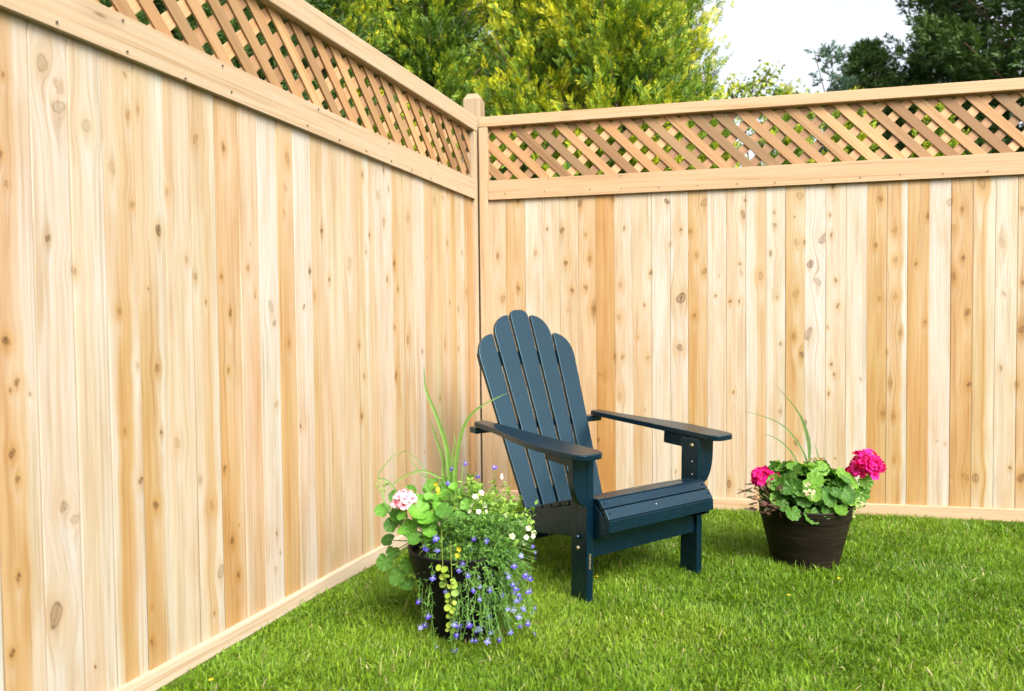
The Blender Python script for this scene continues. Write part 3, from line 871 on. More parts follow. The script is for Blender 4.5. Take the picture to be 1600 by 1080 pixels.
# ------------------------------------------------------------------ planters
def pot_material(name, base, streak_col, amt):
    mt, nt, b = mat(name, 0.5, 0.14)
    tc = nd(nt, "ShaderNodeTexCoord")
    n1 = noise(nt, mapping(nt, tc.outputs["Object"], (7, 7, 620)), 1, 4, 0.6)
    n2 = noise(nt, mapping(nt, tc.outputs["Object"], (5, 5, 14)), 1, 3)
    k = ramp(nt, n1, [(0.42, 0.0), (0.66, amt)])
    k2 = mix(nt, k, ramp(nt, n2, [(0.35, 0.25), (0.7, 1.0)]))
    nt.links.new(mix(nt, base, streak_col, k2, 'MIX'), b.inputs["Base Color"])
    bump(nt, b, n1, 0.12, 0.0008)
    return mt
M_POTR = pot_material("bronze_brushed_pot", (0.0065, 0.0048, 0.0042), (0.055, 0.043, 0.024), 0.85)
M_POTL = pot_material("black_pot", (0.0045, 0.0042, 0.005), (0.016, 0.014, 0.015), 0.4)
M_SOIL = plain("potting_soil", (0.03, 0.022, 0.016), 0.95, 0, 0.1, 0.4, 120)

def make_pot(parent, rb, rt, H, rimh, mt, ribs=False):
    mb = MB()
    k = (rt-0.005-rb)/(H-rimh)
    prof = [(0.001, 0.004), (rb*0.93, 0.0), (rb, 0.006)]
    n = 26
    for i in range(n+1):
        z = 0.006+(H-rimh-0.006)*i/n
        r_ = rb+k*z+(0.0004*math.sin(i*1.9) if ribs else 0.0006*math.sin(i*2.3))
        prof.append((r_, z))
    mb.lathe(prof, 72)
    o = mb.build('pot', mt, parent, True)
    mr = MB()
    rr = rt
    mr.lathe([(rt-0.008, H-rimh-0.002), (rt-0.003, H-rimh), (rt-0.0015, H-rimh+0.003), (rt, H-0.006), (rt+0.002, H-0.003), (rt+0.002, H), (rt-0.004, H+0.001),
              (rt-0.010, H-0.003), (rt-0.013, H-0.02), (rt-0.02, H-0.06)], 72)
    mr.build('rim', mt, o, True)
    ms = MB()
    rings = [(0.001, 0.012), (rt*0.5, 0.010), (rt-0.012, 0.0)]
    ms.lathe([(r_, H-0.03+z) for r_, z in rings], 40)
    ms.build('soil', M_SOIL, parent, True)
    return o

def fan(mb, c, nrm, up, r, n=22, lobes=7, lob=0.10, cup=0.25, col=(0.1, 0.3, 0.03), notch=True, zone=None, ruf=0.06):
    """round scalloped leaf; up = direction from the leaf stalk to the tip"""
    c = np.asarray(c, float); nrm = unit(nrm); up = unit(np.asarray(up, float)-np.dot(up, nrm)*nrm); sd_ = np.cross(nrm, up)
    vs = [c-nrm*0.0]; cols = [tuple(np.array(col)*1.1)]
    ph = random.uniform(0, 6)
    rings = (0.5, 1.0)
    for ri, rho in enumerate(rings):
        for k in range(n):
            t = 2*PI*k/n
            a = t-PI
            rr = r*rho*(1+(lob*abs(math.cos(lobes*t/2)) - lob*0.5)*(rho > .9))
            if notch: rr *= 1-0.45*math.exp(-((abs(a)-PI)/0.30)**2)
            z = cup*r*rho*rho+ruf*r*rho*math.sin(lobes*t+ph)
            vs.append(c+rr*(math.cos(a)*up+math.sin(a)*sd_)+nrm*z)
            cc = np.array(col)*(1.0 if rho < 0.9 else random.uniform(0.88, 1.06))
            if zone is not None and rho < 0.9: cc = cc*0.6+np.array(zone)*0.4
            cols.append(tuple(cc))
    fs = [(0, 1+k, 1+(k+1) % n) for k in range(n)]
    fs += [(1+k, 1+n+k, 1+n+(k+1) % n, 1+(k+1) % n) for k in range(n)]
    mb.add(vs, fs, 0, cols)

def leaf(mb, p, d, nrm, L, w, col, bend=0.2, n=4):
    """pointed leaf from p along d"""
    p = np.asarray(p, float); d = unit(d); nrm = unit(np.asarray(nrm, float)-np.dot(nrm, d)*d); s = np.cross(d, nrm)
    vs = []; fs = []
    for i in range(n+1):
        t = i/n
        ww = w*math.sin(PI*min(1, 0.12+t*0.88))**0.8*(1 if t < 1 else 0)
        q = p+d*(L*t)-nrm*(bend*L*t*t)
        vs += [q-s*ww, q+nrm*(-0.15*ww), q+s*ww]
    for i in range(n):
        b = i*3
        fs += [(b, b+1, b+4, b+3), (b+1, b+2, b+5, b+4)]
    mb.add(vs, fs, 0, col)

def blade(mb, pts, w, col, col2=None, face=None):
    """long ribbon leaf through pts, folded along its middle"""
    P = [np.asarray(p, float) for p in pts]
    # refine by Catmull-Rom
    Q = []
    for i in range(len(P)-1):
        p0, p1, p2, p3 = P[max(0, i-1)], P[i], P[i+1], P[min(len(P)-1, i+2)]
        for k in range(6):
            t = k/6
            Q.append(0.5*((2*p1)+(-p0+p2)*t+(2*p0-5*p1+4*p2-p3)*t*t+(-p0+3*p1-3*p2+p3)*t**3))
    Q.append(P[-1])
    n = len(Q); vs = []; fs = []; cols = []
    for i, q in enumerate(Q):
        t = i/(n-1)
        d = unit(Q[min(n-1, i+1)]-Q[max(0, i-1)])
        s = unit(np.cross(d, -CD if face is None else face))
        nn = np.cross(s, d)
        ww = w*(0.55+0.45*min(1, t*4))*(1-t**2.5)+0.0003
        vs += [q-s*ww+nn*ww*0.35, q, q+s*ww+nn*ww*0.35]
        c = np.array(col)*(1-t)+np.array(col2 if col2 is not None else col)*t
        cols += [tuple(c*1.08), tuple(c*0.92), tuple(c*1.05)]
    for i in range(n-1):
        b = i*3; fs += [(b, b+1, b+4, b+3), (b+1, b+2, b+5, b+4)]
    mb.add(vs, fs, 0, cols)

def floret(mb, p, nrm, r, cols, petals=5, eye=None, spread=0.35):
    p = np.asarray(p, float); nrm = unit(nrm)
    a = unit(np.cross(nrm, (0.3, 0.2, 0.9))); b = np.cross(nrm, a)
    ph = random.uniform(0, 6)
    for k in range(petals):
        t = ph+2*PI*k/petals
        d = math.cos(t)*a+math.sin(t)*b; s = np.cross(nrm, d)
        w = r*0.46*random.uniform(0.85, 1.1); rr = r*random.uniform(0.88, 1.1)
        c = np.array(cols[k % len(cols)])*random.uniform(0.85, 1.12)
        lift = nrm*rr*spread
        e = np.array(eye) if eye is not None else c*0.8
        vs = [p, p+d*rr*0.4-s*w*0.75+lift*0.3, p+d*rr*0.4+s*w*0.75+lift*0.3, p+d*rr*0.82-s*w+lift*0.75, p+d*rr*0.82+s*w+lift*0.75,
              p+d*rr*1.05-s*w*0.45+lift*0.8, p+d*rr*1.05+s*w*0.45+lift*0.8]
        mid = c*0.55+e*0.45 if eye is not None else c
        mb.add(vs, [(0, 1, 2), (1, 3, 4, 2), (3, 5, 6, 4)], 0, [tuple(e), tuple(mid), tuple(mid), tuple(c), tuple(c), tuple(c), tuple(c)])

def umbel(parent, c, R, n, pr, cols, eye=None, flat=0.85, name='flower_head', lump=0.0):
    mb = MB(); c = np.asarray(c, float)
    for i in range(n):
        z = 1-1.55*(i+0.5)/n; t = i*2.39996+random.uniform(-.2, .2)
        r_ = math.sqrt(max(0, 1-z*z))
        d = np.array([r_*math.cos(t), r_*math.sin(t), z*flat])
        q = c+d*R*random.uniform(0.86-lump, 1.06+lump)
        mb_n = unit(d+np.array([random.uniform(-.6, .6) for _ in range(3)]))
        floret(mb, q, mb_n, pr*random.uniform(0.85, 1.15), [np.array(cols[random.randrange(len(cols))])], 5, eye)
    return mb.build(name, M_PETAL, parent)

GL = [(0.075, 0.195, 0.018), (0.115, 0.27, 0.022), (0.165, 0.35, 0.030), (0.055, 0.150, 0.016)]
def vnoise(s): return np.array([random.gauss(0, s) for _ in range(3)])

# ---- right planter: magenta geraniums
PR = empty('potted_plant.001', (POTR[0], POTR[1], 0.0))
tag(PR, 'brushed bronze pot of scalloped geranium leaves with two magenta flower heads by the right fence', 'potted plant', 'flower pots on the lawn')
PRo = np.array([POTR[0], POTR[1], 0])
make_pot(PR, 0.126, 0.177, 0.245, 0.050, M_POTR, True)
dR = depth_of(PRo+np.array([0, 0, 0.25]))
def aR(x, y, dd=0.0): return at(x, y, dR+dd)-PRo
g = empty('geranium'); g.parent = PR
mst = MB(); mlf = MB()
crown = aR(1265, 800)
for i in range(185):
    ang = random.uniform(0, 2*PI); rr = 0.165*math.sqrt(random.random())
    hgt = 0.158*math.sqrt(max(0, 1-(rr/0.20)**2))*random.uniform(0.35, 1.08)
    p = np.array([rr*1.10*math.cos(ang), rr*math.sin(ang), 0.245+hgt])
    out = np.array([math.cos(ang)*rr/0.165, math.sin(ang)*rr/0.165, 0.0])
    nrm = unit(out*0.9+np.array([0, -0.15, 0.75])+vnoise(0.28))
    r_ = random.uniform(0.020, 0.040)
    fan(mlf, p, nrm, unit(out+vnoise(0.3)+np.array([0, 0, -0.2])), r_, 28, 9, 0.14, random.uniform(-0.15, 0.4), random.choice(GL), True, (0.05, 0.16, 0.03), 0.05)
    base = np.array([out[0]*0.06, out[1]*0.06, 0.215])
    mst.tube([base, (base+p)/2+vnoise(0.006), p], 0.0016, 5, 0, (0.13, 0.28, 0.06))
# a few leaves hanging over the rim
for (x, y, r_) in [(1238, 802, .030), (1268, 806, .034), (1292, 800, .028), (1222, 790, .026), (1313, 797, .026), (1345, 770, .040), (1352, 752, .030), (1327, 792, .024)]:
    p = aR(x, y, -0.17+0.02*random.random())
    if x > 1325: p = aR(x, y, -0.03)
    fan(mlf, p, unit(-CD+np.array([0.1, 0, 0.5])+vnoise(0.2)), np.array([0.1, -0.2, -1.0]), r_, 28, 9, 0.2, 0.2, random.choice(GL), True, None, 0.1)
mlf.build('leaves', M_LEAF, g); mst.build('stems', M_STEM, g)
MG = [(0.80, 0.008, 0.26), (0.70, 0.006, 0.20), (0.86, 0.03, 0.36), (0.62, 0.004, 0.15)]
h1 = aR(1194, 748, -0.02); h2 = aR(1354, 728, -0.02); h3 = aR(1331, 738, 0.0)
umbel(g, h1, 0.041, 72, 0.0155, MG, (0.40, 0.0, 0.08), 0.85, lump=0.16)
umbel(g, h2, 0.047, 80, 0.0170, MG, (0.40, 0.0, 0.08), 0.95, lump=0.26)
umbel(g, h3, 0.020, 14, 0.014, [(0.55, 0.01, 0.10), (0.45, 0.01, 0.08)], None, 0.8)
mb = MB()
for h in (h1, h2, h3):
    mb = MB(); mb.tube([np.array([h[0]*0.35, 0, 0.23]), np.array([h[0]*0.75, h[1]*0.7, 0.28]), h-np.array([0, 0, 0.01])], 0.0026, 6, 0, (0.16, 0.30, 0.07))
    mb.build('flower_stalk', M_STEM, g)
# dracaena spikes
mb = MB()
for pts, w in [([(1262, 730), (1245, 690), (1215, 660), (1163, 642)], .0042), ([(1247, 728), (1230, 700), (1210, 684), (1191, 678)], .0035),
               ([(1264, 728), (1262, 690), (1252, 655), (1238, 632), (1210, 600)], .0055), ([(1262, 730), (1266, 700), (1260, 670), (1250, 645)], .004), ([(1278, 728), (1276, 705), (1271, 692)], .003)]:
    dd = random.uniform(-0.03, 0.05)
    P = [np.array([random.uniform(-.01, .01), 0.0, 0.225])]+[aR(x, y, dd*k) for k, (x, y) in enumerate(pts)]
    blade(mb, P, w, (0.11, 0.22, 0.06), (0.13, 0.20, 0.06))
mb.build('spike_leaves', M_LEAF, PR)
# purple-brown shoots, left side; pale variegated shoots
mb = MB()
for i in range(64):
    b_ = aR(1215, 795, -0.10)+vnoise(0.01)
    tip = aR(random.uniform(1172, 1222), random.uniform(762, 802), random.uniform(-0.19, -0.02))
    d_ = unit(tip-b_+vnoise(0.03))
    leaf(mb, tip, d_, (0.2, -0.4, 1), random.uniform(0.018, 0.032), random.uniform(0.006, 0.010), random.choice([(0.09, 0.045, 0.035), (0.08, 0.06, 0.025), (0.14, 0.065, 0.05), (0.10, 0.11, 0.04)]))
for x, y, x2, y2 in [(1180, 770, 1150, 764), (1178, 756, 1162, 757), (1176, 762, 1148, 773)]:
    leaf(mb, aR(x, y), aR(x2, y2)-aR(x, y), (0, -.5, 1), np.linalg.norm(aR(x2, y2)-aR(x, y)), 0.0045, (0.14, 0.10, 0.05), 0.0)
mb.build('bronze_leaves', M_LEAF, PR)
mb = MB()
for i in range(60):
    c_ = aR(random.gauss(1338, 8), random.gauss(787, 9), -0.06+random.uniform(-.04, .04))
    leaf(mb, c_, vnoise(1)+np.array([0, -.4, .2]), (0, -.3, 1), random.uniform(0.010, 0.018), 0.006, random.choice([(0.30, 0.42, 0.12), (0.45, 0.50, 0.22), (0.20, 0.36, 0.08)]))
mb.build('variegated_leaves', M_LEAF, PR)
mb = MB()
def bud1(c_, r_, cc, k_):
    mb = MB(); floret(mb, c_, unit(-CD+vnoise(.5)), r_, cc, k_); mb.build('flower_bud', M_PETAL, PR)
for i in range(14):
    c_ = aR(1262+random.gauss(0, 4), 768+random.gauss(0, 7), -0.18)
    bud1(c_, 0.0065, [(0.70, 0.62, 0.42), (0.62, 0.40, 0.30)], 4)
for i in range(10):
    c_ = aR(1275+random.gauss(0, 16), 718+random.gauss(0, 3), -0.02)
    bud1(c_, 0.0065, [(0.45, 0.22, 0.16), (0.45, 0.42, 0.12)], 4)

# ---- left planter: mixed basket
PL = empty('potted_plant', (POTL[0], POTL[1], 0.0))
tag(PL, 'black pot overflowing with blue lobelia and a pale pink geranium by the left fence', 'potted plant', 'flower pots on the lawn')
PLo = np.array([POTL[0], POTL[1], 0])
make_pot(PL, 0.096, 0.170, 0.280, 0.035, M_POTL, True)
dL = depth_of(PLo+np.array([0, 0, 0.2]))
def aL(x, y, dd=0.0): return at(x, y, dL+dd)-PLo
g = empty('geranium'); g.parent = PL
mst = MB(); mlf = MB()
BIG = [(0.105, 0.29, 0.028), (0.14, 0.36, 0.035), (0.07, 0.20, 0.022)]
rootL = np.array([-0.03, 0.0, 0.24])
spec = [(668, 812, -.10, .036), (695, 797, -.12, .034), (690, 775, -.04, .036), (655, 800, -.08, .040), (716, 812, -.11, .030), (700, 756, .02, .030), (640, 826, -.06, .032), (622, 806, -.02, .034),
        (598, 797, .0, .030), (612, 820, -.02, .030), (640, 770, .03, .030), (672, 830, -.10, .028), (730, 790, -.06, .026), (715, 775, .0, .028), (740, 765, .04, .024), (675, 760, .05, .028), (648, 842, -.11, .026),
        (725, 828, -.12, .022), (655, 785, .0, .032), (602, 878, .03, .034), (622, 900, .0, .038), (640, 882, -.03, .034), (614, 862, .04, .026), (636, 912, .0, .028)]
for i in range(46):
    spec.append((random.gauss(672, 36), random.gauss(808, 26), random.uniform(-.09, .10), random.uniform(.016, .028)))
for (x, y, dd, r_) in spec:
    r_ *= 0.86
    p = aL(x, y, dd)
    low = y > 850
    nrm = unit(np.array([0.1, -0.75, 0.75 if not low else 0.25])+vnoise(0.22))
    upd = unit(p-rootL+vnoise(0.02)) if not low else np.array([-0.2, -0.1, -1])
    fan(mlf, p, nrm, upd, r_, 24, 7, 0.10, random.uniform(0.0, 0.35), random.choice(BIG) if not low else (0.085, 0.22, 0.03), True, None, 0.05)
    mst.tube([rootL+vnoise(0.012), (rootL+p)/2+np.array([0, 0, 0.02 if not low else 0.06]), p], 0.0018, 5, 0, (0.17, 0.33, 0.07))
mlf.build('leaves', M_LEAF, g)
hd = aL(632, 783, -0.06)
# pale pink florets blotched with magenta
mb = MB()
for i in range(30):
    z = 1-1.5*(i+0.5)/30; t = i*2.39996; r_ = math.sqrt(max(0, 1-z*z)); d_ = np.array([r_*math.cos(t), r_*math.sin(t), z])
    floret(mb, hd+d_*0.029*random.uniform(.9, 1.05), unit(d_+vnoise(.25)), 0.0165, [(0.84, 0.70, 0.76), (0.84, 0.62, 0.70), (0.80, 0.45, 0.60)], 5, (0.50, 0.0, 0.13))
mb.build('flower_head', M_PETAL, g)
mst.tube([rootL, aL(640, 830, -.03), hd-np.array([0, 0, .015])], 0.0028, 6, 0, (0.18, 0.34, 0.08))
mst.tube([rootL, aL(612, 810, .0), aL(601, 785, .0), aL(596, 765, .0)], 0.0026, 6, 0, (0.18, 0.36, 0.08))
mst.build('stems', M_STEM, g)
mb = MB()
for i in range(9):
    q = aL(596+random.gauss(0, 6), 757+random.gauss(0, 4), 0)
    mb = MB(); mb.tube([q+np.array([0, 0, .007]), q+vnoise(.002), q-np.array([0, 0, .009])], [.0012, .0035, .0018], 6, 0, (0.30, 0.42, 0.12)); mb.build('flower_bud', M_LEAF, g)
# long ribbon leaves
mb = MB()
for pts, w, dd in [([(705, 760), (698, 700), (682, 650), (666, 610), (662, 572)], .0080, -.01), ([(695, 752), (693, 720), (680, 680), (672, 655)], .006, .02), ([(712, 760), (716, 700), (728, 660), (750, 636), (793, 614)], .0062, -.05),
                   ([(708, 755), (707, 715), (711, 690), (709, 676)], .0040, .02), ([(697, 760), (685, 745), (655, 736), (620, 752), (606, 768)], .0040, -.03), ([(690, 765), (660, 742), (632, 706)], .0026, .05),
                   ([(640, 790), (606, 752), (590, 745), (612, 715), (626, 704)], .0022, .02), ([(720, 780), (722, 745), (724, 722)], .0030, .03), ([(730, 790), (745, 752), (742, 735)], .0020, .0),
                   ([(672, 770), (664, 735), (636, 706), (622, 712)], .0018, .04)]:
    P = [np.array([0.0, 0.01, 0.25])+vnoise(.01)]+[aL(x, y, dd*(0.4+0.3*k)) for k, (x, y) in enumerate(pts)]
    blade(mb, P, w, (0.15, 0.30, 0.05), (0.20, 0.33, 0.09))
mb.build('ribbon_leaves', M_LEAF, PL)

# lobelia: thread stems, narrow leaves, small blue flowers
lob = empty('lobelia'); lob.parent = PL
ml = MB(); ms_ = MB(); mf = MB()
def lobflower(p, nrm, r, c):
    mf = MB(); nrm = unit(nrm)
    dn = unit(np.array([0, 0, -1.0])+vnoise(.35)); dn = unit(dn-np.dot(dn, nrm)*nrm); s_ = np.cross(nrm, dn)
    c = np.asarray(c)
    for a_, L_, w_ in ((0, 1.0, .34), (0.95, .95, .32), (-0.95, .95, .32), (2.45, .75, .13), (-2.45, .75, .13)):
        d = math.cos(a_)*dn+math.sin(a_)*s_; t = np.cross(nrm, d)
        k = random.uniform(.85, 1.12)
        q = [p+nrm*.001, p+d*r*L_*.5-t*r*w_*.8+nrm*r*.12, p+d*r*L_*.5+t*r*w_*.8+nrm*r*.12, p+d*r*L_*.85-t*r*w_, p+d*r*L_*.85+t*r*w_, p+d*r*L_*1.08]
        mf.add(q, [(0, 1, 2), (1, 3, 4, 2), (3, 5, 4)], 0, [(.5, .5, .75), tuple(c*k), tuple(c*k), tuple(c*k), tuple(c*k), tuple(c*k)])
    mf.build('flower', M_PETAL, lob)
BL = [(0.14, 0.14, 0.58), (0.20, 0.20, 0.66), (0.09, 0.06, 0.46), (0.27, 0.28, 0.72)]
def strand(p0, p1, sag, nseg=7):
    P = []
    for i in range(nseg+1):
        t = i/nseg
        P.append(p0*(1-t)+p1*t+np.array([0, 0, sag*math.sin(PI*t)])+vnoise(0.004)*(0 < i < nseg))
    return P
ends = []
for i in range(620):
    # targets spread over the right front of the pot, hanging
    x = random.choice([random.gauss(770, 30), random.gauss(775, 34), random.uniform(690, 832)]); x = min(836, max(676, x))
    y = 800+abs(random.gauss(0.35, 1))*88+(x-720)*0.05
    y = min(y, 1000-max(0, (x-790))*0.8)
    ends.append((x, y, random.uniform(-0.20, -0.10)+0.0008*abs(x-730)))
for k, (x, y, dd) in enumerate(ends):
    p0 = np.array([random.uniform(-.04, .13), random.uniform(-.13, .03), 0.265])
    p1 = aL(x, y, dd)
    S = strand(p0, p1, random.uniform(0.01, 0.05))
    ms_.tube(S, 0.0008, 4, 0, (0.14, 0.28, 0.06), False)
    for j in range(len(S)-1):
        for q in range(5):
            t = random.random(); b_ = S[j]*(1-t)+S[j+1]*t
            leaf(ml, b_, vnoise(1)+np.array([0, -.5, -.1]), vnoise(1)+np.array([0, -.5, .8]), random.uniform(0.009, 0.018), random.uniform(0.0012, 0.0026), random.choice([(0.10, 0.24, 0.035), (0.17, 0.35, 0.05), (0.06, 0.15, 0.025)]), 0.2, 2)
FLW = [(684,858),(665,855),(683,890),(697,903),(714,890),(727,881),(755,880),(765,860),(800,882),(813,867),(793,898),(763,918),(785,925),(768,960),(748,985),(735,975),(716,976),(728,900),(740,843),(703,862),(757,842),(680,843),(657,937),
       (658,978),(672,960),(680,955),(715,980),(716,992),(690,1004),(678,1010),(711,1016),(806,915),(812,935),(820,950),(824,978),(797,990),(778,1000),(804,920),(826,928),(816,965),(808,930),(738,920),(820,900),(700,920),(760,1000),(805,950),
       (704,735),(701,758),(748,744),(772,731),(728,725),(680,900),(664,975),(830,902),(790,950),(812,975),(835,985)]
for (x, y) in FLW:
    for rep in range(2 if random.random() < .35 and y > 840 else 1):
        up_ = y < 800
        p = aL(x+random.gauss(0, 2.5), y+random.gauss(0, 2.5), (random.uniform(-0.205, -0.15)+0.0008*abs(x-730)) if not up_ else random.uniform(-.08, .0))
        nrm = unit(-CD+np.array([0, 0, 0.5])+vnoise(0.45))
        dk = random.random() < (0.7 if y > 930 and x < 740 else 0.2)
        c = np.array((0.10, 0.06, 0.55)) if dk else np.array(random.choice(BL))
        if random.random() < .10: c = c*0.4+np.array([.55, .58, .85])*0.6
        if x < 692 and y > 880 and rep == 0 and random.random() < .35: continue
        lobflower(p, nrm, random.uniform(0.0095, 0.0125), c)
        q0 = p+np.array([0, 0.012, 0.015 if not up_ else -0.05])
        ms_.tube([q0, p], 0.0007, 4, 0, (0.14, 0.28, 0.07), False)
        if not up_ and y > 850:
            a0_ = math.atan2(-0.9, (x-712)/70)
            S = strand(np.array([0.135*math.cos(a0_), 0.135*math.sin(a0_), 0.275]), p, 0.02)
            ms_.tube(S, 0.0008, 4, 0, (0.14, 0.28, 0.06), False)
            for j in range(1, len(S)-1):
                for q_ in range(5):
                    leaf(ml, S[j]+vnoise(.003), vnoise(1)+np.array([0, -.5, -.1]), vnoise(1)+np.array([0, -.5, .8]), random.uniform(0.009, 0.018), random.uniform(0.0012, 0.0026), random.choice([(0.10, 0.24, 0.035), (0.17, 0.35, 0.05), (0.06, 0.15, 0.025)]), 0.2, 2)
        if up_:
            ms_.tube([np.array([.02, -.02, .26]), (np.array([.02, -.02, .26])+p)/2+vnoise(.01), q0, p], 0.0008, 4, 0, (0.16, 0.30, 0.07), False)
for i in range(40):
    x, y, dd = random.choice([e for e in ends if e[0] > 735 and e[1] > 850])
    lobflower(aL(x, y, dd-0.005), unit(-CD+np.array([0, 0, .3])+vnoise(.5)), random.uniform(.0060, .0090), np.array(random.choice(BL)))
ms_.build('stems', M_STEM, lob); ml.build('leaves', M_LEAF, lob)

# white-flowered bush, right shoulder
ws = empty('white_flower_bush'); ws.parent = PL
ml = MB(); ms_ = MB(); mf = MB()
LG = [(0.24, 0.40, 0.05), (0.16, 0.31, 0.035), (0.32, 0.47, 0.08), (0.10, 0.22, 0.03)]
for i in range(150):
    a = random.uniform(0, 1)
    x = random.gauss(768, 30); y = random.gauss(800+(x-768)*0.35, 24)
    if x > 838: continue
    tip = aL(x, y, random.uniform(-.10, .08)-0.0003*(x-768))
    b_ = np.array([random.uniform(.0, .09), random.uniform(-.06, .05), .25])
    S = strand(b_, tip, 0.02, 5)
    ms_.tube(S, 0.0010, 4, 0, (0.22, 0.40, 0.08), False)
    for j in range(1, len(S)):
        for q in range(5):
            leaf(ml, S[j]+vnoise(.004), vnoise(1)+np.array([0, -.3, .3]), vnoise(.6)+np.array([0, -.4, .9]), random.uniform(.012, .022), random.uniform(.003, .0055), random.choice(LG), .15, 3)
for (x, y) in [(833,838),(826,826),(822,840),(783,745),(760,800),(757,815),(752,770),(745,780),(812,818),(803,828),(762,828),(770,838),(778,845),(790,804),(738,790),(742,776),(735,800),(758,790),(800,838),(768,810),(748,800),(786,828),(818,850),(834,832)]:
    p = aL(x, y, random.uniform(-.13, -.04))
    nrm = unit(-CD+np.array([0, 0, .4])+vnoise(.4))
    mf = MB(); floret(mf, p, nrm, random.uniform(.007, .0105), [random.choice([(0.82, 0.80, 0.66), (0.80, 0.82, 0.58), (0.84, 0.82, 0.76)])], 5, (0.70, 0.72, 0.25), .35); mf.build('flower', M_PETAL, ws)
for (x, y) in [(683, 765), (681, 756), (686, 772), (715, 868), (718, 858)]:
    mf = MB(); floret(mf, aL(x, y, -.03 if y < 800 else -.16), unit(-CD+vnoise(.4)), .008, [(0.75, 0.62, 0.05)], 5, None, .5); mf.build('flower', M_PETAL, PL)
ms_.build('stems', M_STEM, ws); ml.build('leaves', M_LEAF, ws)
# creeping jenny: coin leaves down the front
mb = MB()
for (x0, y0, x1, y1) in [(706, 905, 703, 985), (692, 888, 699, 915)]:
    n = int((y1-y0)/9)
    for i in range(n):
        t = i/max(1, n-1)
        if t < .35 and x0 == 712 and random.random() < .3: continue
        for s in (-1, 1):
            p = aL(x0+(x1-x0)*t+s*random.uniform(1.5, 6)+random.gauss(0, 2), y0+(y1-y0)*t+random.gauss(0, 1.5), -0.195+0.045*t)
            fan(mb, p, unit(-CD+np.array([0, 0, .4])+vnoise(.3)), (s, 0, -.3), random.uniform(.006, .0125), 12, 3, .02, .1, random.choice([(0.27, 0.40, 0.04), (0.21, 0.35, 0.04), (0.33, 0.43, 0.05)]), False, None, .02)
    mb.tube([aL(x0-2, y0-60, -.19), aL(x0, y0, -.19), aL((x0+x1)/2, (y0+y1)/2, -.17), aL(x1, y1, -.148)], .001, 4, 0, (0.35, 0.42, 0.08))
mb.build('coin_leaves', M_LEAF, PL)

# ------------------------------------------------------------------ small yellow weeds in the lawn
def weed(x, y, label):
    p = onplane(x, y, (0, 0, 0.028), Z3)
    root = empty('dandelion', (p[0], p[1], 0))
    tag(root, label, 'flower', 'small yellow weed flowers in the lawn')
    mb = MB()
    for i in range(16):
        t = 2*PI*i/16
        leaf(mb, (0, 0, 0.030), (math.cos(t), math.sin(t), 0.35), (0, 0, 1), 0.008, 0.0018, (0.72, 0.55, 0.03), 0.1, 2)
    mb.build('petals', M_PETAL, root)
    ms = MB(); ms.tube([(0, 0, 0), (0.001, 0, 0.015), (0, 0, 0.030)], 0.0012, 5, 0, (0.2, 0.35, 0.08)); ms.build('stem', M_STEM, root)
weed(1311, 905, 'small yellow flower in the grass just in front of the bronze pot')
weed(1232, 931, 'small yellow flower in open lawn between the chair and the bronze pot')
weed(933, 902, 'small yellow flower in the grass beside the near front leg of the blue chair')
weed(613, 899, 'small yellow flower under the kick board left of the black pot')
weed(330, 1064, 'small yellow flower at the bottom edge of the photo near the left kick board')

# ------------------------------------------------------------------ trees beyond the fence
def leafcloud(name, P, D, N_, L, W_, C, mt, parent=None, link=True):
    """diamond leaves: P base, D direction, N_ normal, L length, W_ half width"""
    n = len(P)
    D = D/np.linalg.norm(D, axis=1, keepdims=True)
    S = np.cross(D, N_); S /= np.maximum(np.linalg.norm(S, axis=1, keepdims=True), 1e-6)
    V = np.zeros((n, 4, 3))
    V[:, 0] = P; V[:, 1] = P+D*(L*0.55)[:, None]-S*W_[:, None]; V[:, 2] = P+D*L[:, None]; V[:, 3] = P+D*(L*0.55)[:, None]+S*W_[:, None]
    C4 = np.repeat(C[:, None], 4, 1)
    return fast_mesh(name, V.reshape(-1, 3), np.full(n, 4), np.arange(n*4), mt, {'Col': ('col', C4.reshape(-1, 3))}, parent, link=link)

def rvec(r, n, s=1.0): return r.normal(0, s, (n, 3))
M_BARK = plain("bark", (0.11, 0.075, 0.05), 0.9, 0, 0.2, 0.35, 30)

def trunk_mesh(name, H, r0, limbs, seed):
    r = random.Random(seed); mb = MB()
    pts = [(r.uniform(-.03, .03)*k, r.uniform(-.03, .03)*k, H*k/8) for k in range(9)]
    mb.tube(pts, [r0*(1-0.85*k/8) for k in range(9)], 9)
    for (z, az, L, up) in limbs:
        d = np.array([math.cos(az), math.sin(az), up]); p = np.array([0, 0, z])
        mb.tube([p, p+d*L*0.5, p+d*L+np.array([0, 0, 0.1*L])], [r0*0.22*(1-z/H)+.004, .006, .003], 5)
    me = mb.build(name, M_BARK, None, True)
    return me

